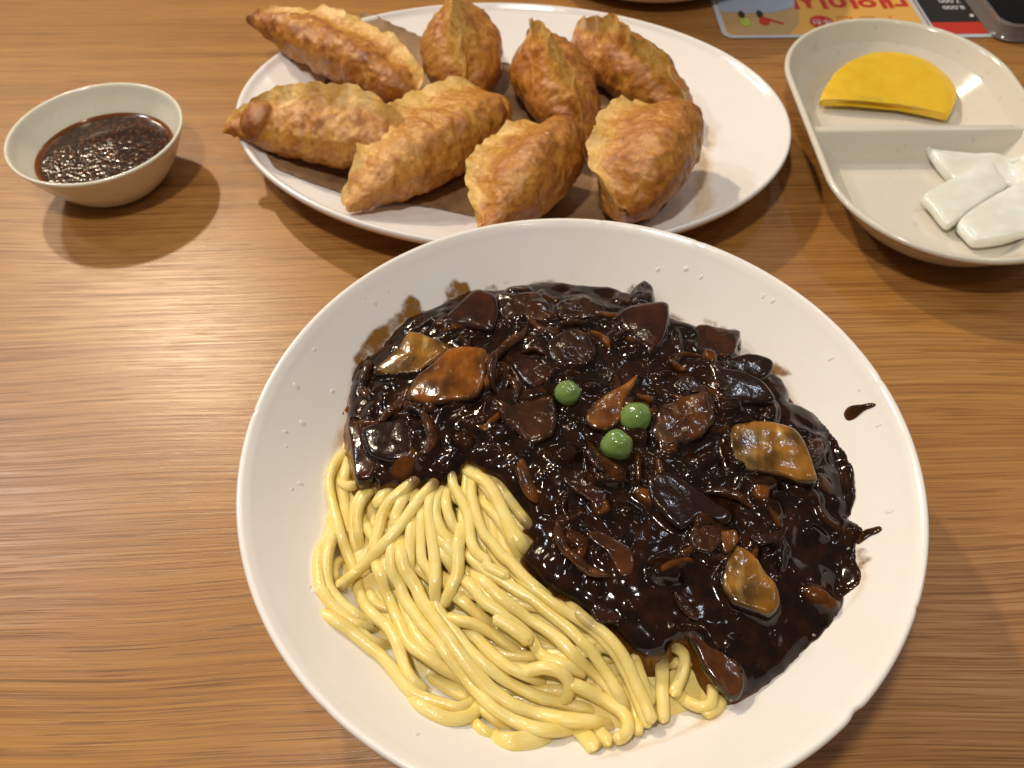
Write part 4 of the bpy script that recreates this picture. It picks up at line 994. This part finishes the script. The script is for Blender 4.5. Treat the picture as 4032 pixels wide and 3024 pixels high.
def onion_slab(outline, z0, h, tilt, label, arch=.0016):
    P = on(px(outline), lambda x, y: np.maximum(z0 + h, np.minimum(tray_z(x, y), .02) + .75 * h))[:, :2]; pl = resample(catmull(P, 160, True), n=96, closed=True); c = pl.mean(0)
    d_ = pl - c; w_, ev = np.linalg.eigh(d_.T @ d_); mj = ev[:, 1]; mn = ev[:, 0]; sp = np.abs(d_ @ mn).max()
    V = []
    for s_, z_ in ((.001, 0), (.5, 0), (.90, 0), (.97, .06), (1.0, .25), (1.0, .60), (.985, .84), (.95, .96), (.90, 1.0), (.75, 1.02), (.55, 1.03), (.35, 1.03), (.18, 1.03), (.001, 1.03)):
        Q = c + (pl - c) * s_; q = (Q - c) @ mn / sp
        V.append(np.column_stack([Q, z0 + h * z_ + arch * (1 - q * q) + (Q - c) @ np.array(tilt) + .0003 * fbm(Q * 120, 2, 8) * (z_ > .5)]))
    V = np.vstack(V); n_ = len(V); lift = np.r_[np.zeros(n_ // 2), np.full(n_ - n_ // 2, h * .6)]
    V[:, 2] = np.maximum(V[:, 2], tray_z(V[:, 0], V[:, 1]) + .0003 + lift)
    o = mesh('raw_onion', V, grid_faces(14, 96, cv=True), ONIONW); tag(o, label, 'onion', 'raw onion pieces in the tray')
onion_slab('V 1436,845 1500,888 1600,915 1700,922 1850,915 2020,900 2150,880 2170,1000 2060,1072 1900,1088 1750,1074 1610,1056 1510,985 1450,900', .0068, .0060, (0, .10), 'curved white onion crescent lying against the tray divider')
onion_slab('V 1420,1142 1520,1085 1650,1032 1795,980 1850,1042 1905,1108 1800,1172 1700,1235 1590,1312 1535,1290 1470,1212', .0105, .0052, (.06, .05), 'flat white onion piece pointing left in front of the crescent', .0010)
onion_slab('V 1625,1318 1655,1270 1760,1205 1900,1135 2020,1080 2140,1040 2170,1330 2040,1375 1900,1412 1740,1428 1680,1388', .0080, .0062, (.05, .06), 'curved white onion piece nearest the front of the tray', .0026)

# ================================================================== dipping sauce dish
DC = (-.2203, .3621, 0)
def dz(r): return .0060 + .0250 * max(0, (r - .0275) / .0165) ** .85 if r > .0275 else .0060
prof = [(.0001, .0018), (.0200, .0018), (.0210, 0), (.0235, 0), (.0250, .0012), (.0300, .0060), (.0362, .0140), (.0416, .0240), (.0447, .0302), (.0454, .0316), (.0452, .0324), (.0445, .0327), (.0438, .0322), (.0430, .0305), (.0413, .0265), (.0390, .0225), (.0355, .0170), (.0318, .0120), (.0285, .0086), (.0262, .0068), (.0240, .0060), (.0001, .0060)]
prof = resample(catmull(np.array(prof[4:20]), 80), n=70).tolist(); prof = [(.0001, .0018), (.0200, .0018), (.0210, 0), (.0235, 0)] + prof + [(.0240, .0061), (.0001, .0060)]
dish = thing('sauce_dish', 'small round ivory dish of dark dipping sauce at the left', 'dish', DC)
lathe('dish_body', prof, DC, DISHM, n=192, parent=dish)
ms, nt, b = mat_new('soy_dip')
b.inputs['Base Color'].default_value = (.016, .0050, .0022, 1)
t = attr(nt, 'thin'); nt.links.new(mixc(nt, t, mixc(nt, ramp(nt, noise(nt, 520, 2), [(.5, (0, 0, 0)), (.62, (1, 1, 1))]), (.018, .0050, .0017), (.085, .026, .006)), (.20, .060, .010)), b.inputs['Base Color']); b.inputs['Roughness'].default_value = .13
vo = nt.nodes.new('ShaderNodeTexVoronoi'); vo.inputs['Scale'].default_value = 560; nt.links.new(nt.nodes.new('ShaderNodeTexCoord').outputs['Object'], vo.inputs['Vector'])
gr = attr(nt, 'grit')
bb = nt.nodes.new('ShaderNodeBump'); bb.inputs['Distance'].default_value = .0012
nt.links.new(math_(nt, 'MULTIPLY', gr, .11), bb.inputs['Strength']); nt.links.new(vo.outputs['Distance'], bb.inputs['Height']); nt.links.new(bb.outputs[0], b.inputs['Normal'])
nr, na = 60, 128; V, th, gr_ = [], [], []
for r in np.linspace(.0001, .0362, nr):
    for j in range(na):
        a = 2 * math.pi * j / na; x, y = r * math.cos(a), r * math.sin(a)
        V.append((DC[0] + x, DC[1] + y, .0182 + .0009 * max(0, (r - .033) / .003) ** 2)); th.append(max(0, (r - .0325) / .0035) ** 1.2)
        g = 1 - min(1, max(0, (y * .9 - x * .25 - .008) / .008)); gr_.append(g * (1 if r < .033 else 0))
V = np.array(V); gr_ = np.array(gr_)
V[:, 2] += gr_ * .0002 * fbm(V[:, :2] * 700, 2, 4)
o = mesh('dipping_sauce', V, grid_faces(nr, na, cv=True), ms, attrs={'thin': np.clip(th, 0, 1), 'grit': gr_}, origin=(DC[0], DC[1], .0175))
tag(o, 'dark soy dipping sauce with chilli flakes filling the small dish', 'sauce')

# ================================================================== far edge: menus, phone, bowl
def sheet(name, outline, z, thick, mat, parent=None, rnd=None):
    P = np.asarray(outline, float); n = len(P)
    V = np.vstack([np.column_stack([P, np.full(n, z + thick)]), np.column_stack([P, np.full(n, z)])])
    F = [tuple(range(n)), tuple(range(2 * n - 1, n - 1, -1))] + [(i, n + i, n + (i + 1) % n, (i + 1) % n) for i in range(n)]
    return mesh(name, V, F, mat, parent, smooth=False)
def rrect(x0, y0, x1, y1, r, n=8):
    out = []
    for cx, cy, a0 in ((x1 - r, y1 - r, 0), (x0 + r, y1 - r, 90), (x0 + r, y0 + r, 180), (x1 - r, y0 + r, 270)):
        out += [(cx + r * math.cos(R(a0 + 90 * i / n)), cy + r * math.sin(R(a0 + 90 * i / n))) for i in range(n + 1)]
    return out
YEL = plain('menu_yellow', (.78, .42, .085), .35, coat=.5); REDM = plain('menu_red', (.55, .030, .012), .35, coat=.4)
ORG = plain('menu_orange', (.70, .13, .02), .35, coat=.4); LAM = plain('laminate_edge', (.55, .60, .68), .12, coat=.5)
TAN = plain('menu_tan', (.50, .33, .15), .35, coat=.5); BLUE = plain('menu_sky_blue', (.36, .44, .56), .35, coat=.5)
BLK = plain('menu_black', (.012, .011, .010), .35, coat=.4); WHT = plain('menu_white', (.75, .75, .73), .4); GRN = plain('menu_green', (.45, .52, .06), .4)
menu = thing('yellow_menu', 'laminated yellow menu sheet with red lettering behind the platter and tray', 'menu', (.21, .56, 0))
sheet('laminate', rrect(.1445, .5055, .2868, .660, .008), .0004, .0006, LAM, menu)
sheet('printed_panel', rrect(.1480, .5085, .2840, .658, .005), .0011, .0001, YEL, menu)
sheet('picture_panel', [(.1480, .5400), (.1490, .5130), (.1530, .5090), (.1900, .5090), (.1990, .5220), (.2040, .5420)], .0013, .0001, TAN, menu)
sheet('sky_panel', [(.1482, .5600), (.1482, .5395), (.1660, .5360), (.1850, .5375), (.2010, .5440), (.2040, .5600)], .0015, .0001, BLUE, menu)
def blob(name, cx, cy, rx, ry, mat, z=.0017, n=24):
    return sheet(name, [(cx + rx * math.cos(2 * math.pi * i / n), cy + ry * math.sin(2 * math.pi * i / n)) for i in range(n)], z, .0001, mat, menu)
blob('printed_figure', .1625, .5245, .0035, .0060, GRN); blob('printed_figure', .1618, .5340, .0022, .0050, BLK, .0019)
blob('printed_figure', .1760, .5255, .0036, .0058, REDM); blob('printed_figure', .1745, .5345, .0022, .0050, BLK, .0019)
sheet('printed_figure', [(.1780, .5270), (.1880, .5205), (.1890, .5225), (.1795, .5290)], .0017, .0001, REDM, menu)
blob('printed_badge', .2150, .5235, .0080, .0085, REDM)
def text(body, cx, cy, size, mat, parent, z, name='printed_lettering', bold=0.0, sx=1.0, flip=True):
    cu = bpy.data.curves.new(name, 'FONT'); cu.body = body; cu.size = size; cu.align_x = 'CENTER'; cu.align_y = 'CENTER'; cu.offset = bold
    ob = bpy.data.objects.new('tmp', cu); COL.objects.link(ob)
    bpy.context.view_layer.update()
    me = bpy.data.meshes.new_from_object(ob.evaluated_get(bpy.context.evaluated_depsgraph_get()))
    bpy.data.objects.remove(ob)
    o = bpy.data.objects.new(name, me); COL.objects.link(o); me.materials.clear(); me.materials.append(mat)
    for p in me.polygons: p.material_index = 0
    o.parent = parent; pl_ = np.array(parent.location)
    o.location = (cx - pl_[0], cy - pl_[1], z - pl_[2]); o.rotation_euler = (0, 0, math.pi if flip else 0); o.scale = (sx, 1, 1)
    return o
text('대의이사', .2400, .5545, .0230, REDM, menu, .0014, bold=.0009)
text('주문은', .2480, .5245, .0170, ORG, menu, .0014)
text('추천', .2150, .5235, .0075, WHT, menu, .00195)
bm_ = thing('black_menu', 'black menu sheet with a red strip and white prices beside the phone', 'menu', (.33, .57, 0))
sheet('laminate', rrect(.2885, .5035, .4300, .660, .004), .0004, .0006, LAM, bm_)
sheet('black_panel', [(.2895, .5225), (.4290, .5225), (.4290, .659), (.2895, .659)], .0011, .0001, BLK, bm_)
sheet('red_strip', [(.2895, .5070), (.4290, .5070), (.4290, .5222), (.2895, .5222)], .0011, .0001, REDM, bm_)
text('7,000', .3120, .5510, .0070, WHT, bm_, .0014); text('8,000', .3120, .5420, .0070, WHT, bm_, .0014)
sheet('white_mark', [(.3190, .5290), (.3215, .5290), (.3220, .5320), (.3200, .5325)], .0014, .0001, WHT, bm_)
ph = thing('phone', 'black phone in a clear case at the upper right corner', 'phone', (.365, .57, 0))
CASE = plain('clear_case', (.50, .42, .38), .10, trans=.75, ior=1.45); SCR = plain('phone_glass', (.004, .004, .005), .05)
def rbox(name, x0, y0, x1, y1, r, z0, z1, mat, parent, bev=.002):
    ring = lambda i, z: np.column_stack([np.array(rrect(x0 + i, y0 + i, x1 - i, y1 - i, max(r - i, .0005))), np.full(36, z)])
    rs = [ring(bev * 1.2, z0), ring(bev * .3, z0 + bev * .3), ring(0, z0 + bev), ring(0, z1 - bev), ring(bev * .3, z1 - bev * .3), ring(bev, z1)]
    V = np.vstack(rs); F = [tuple(reversed(f)) for f in grid_faces(6, 36, cv=True)]; F += [tuple(range(36))[::-1], tuple(5 * 36 + i for i in range(36))]
    F = [tuple(reversed(f)) for f in F]
    return mesh(name, V, F, mat, parent)
rbox('phone_body', .3275, .5000, .3990, .648, .010, .0035, .0108, SCR, ph)
for nm, a_ in (('case', None),):
    outer = rrect(.3235, .4960, .4030, .652, .013); inner = rrect(.3268, .4993, .3997, .6487, .0105)
    V = np.vstack([np.column_stack([outer, np.full(36, .0014)]), np.column_stack([outer, np.full(36, .0112)]), np.column_stack([np.array(outer) * .85 + np.array(inner) * .15, np.full(36, .0122)]), np.column_stack([np.array(outer) * .3 + np.array(inner) * .7, np.full(36, .0122)]), np.column_stack([inner, np.full(36, .0112)]), np.column_stack([inner, np.full(36, .0030)])])
    F = [tuple(reversed(f)) for f in grid_faces(6, 36, cv=True)] + [tuple(range(36)), tuple(5 * 36 + i for i in range(36))[::-1]]
    mesh('case', V, F, CASE, ph)
# far bowl
fb_ = thing('far_bowl', 'white bowl cut off by the top edge behind the platter', 'bowl', (.105, .613, 0))
prof = [(.0001, .002), (.040, .002), (.041, 0), (.045, 0), (.050, .003), (.068, .0055), (.080, .0130), (.0875, .030), (.0935, .050), (.0965, .0565), (.0958, .0580), (.0940, .0580), (.0925, .0560), (.085, .0400), (.073, .0260), (.058, .0150), (.045, .0095), (.0001, .0085)]
pr_ = resample(catmull(np.array(prof[4:17]), 90), n=60).tolist()
lathe('bowl_body', prof[:4] + pr_ + [(.0001, .0085)], (.105, .613, 0), PLATTER, n=128, parent=fb_)
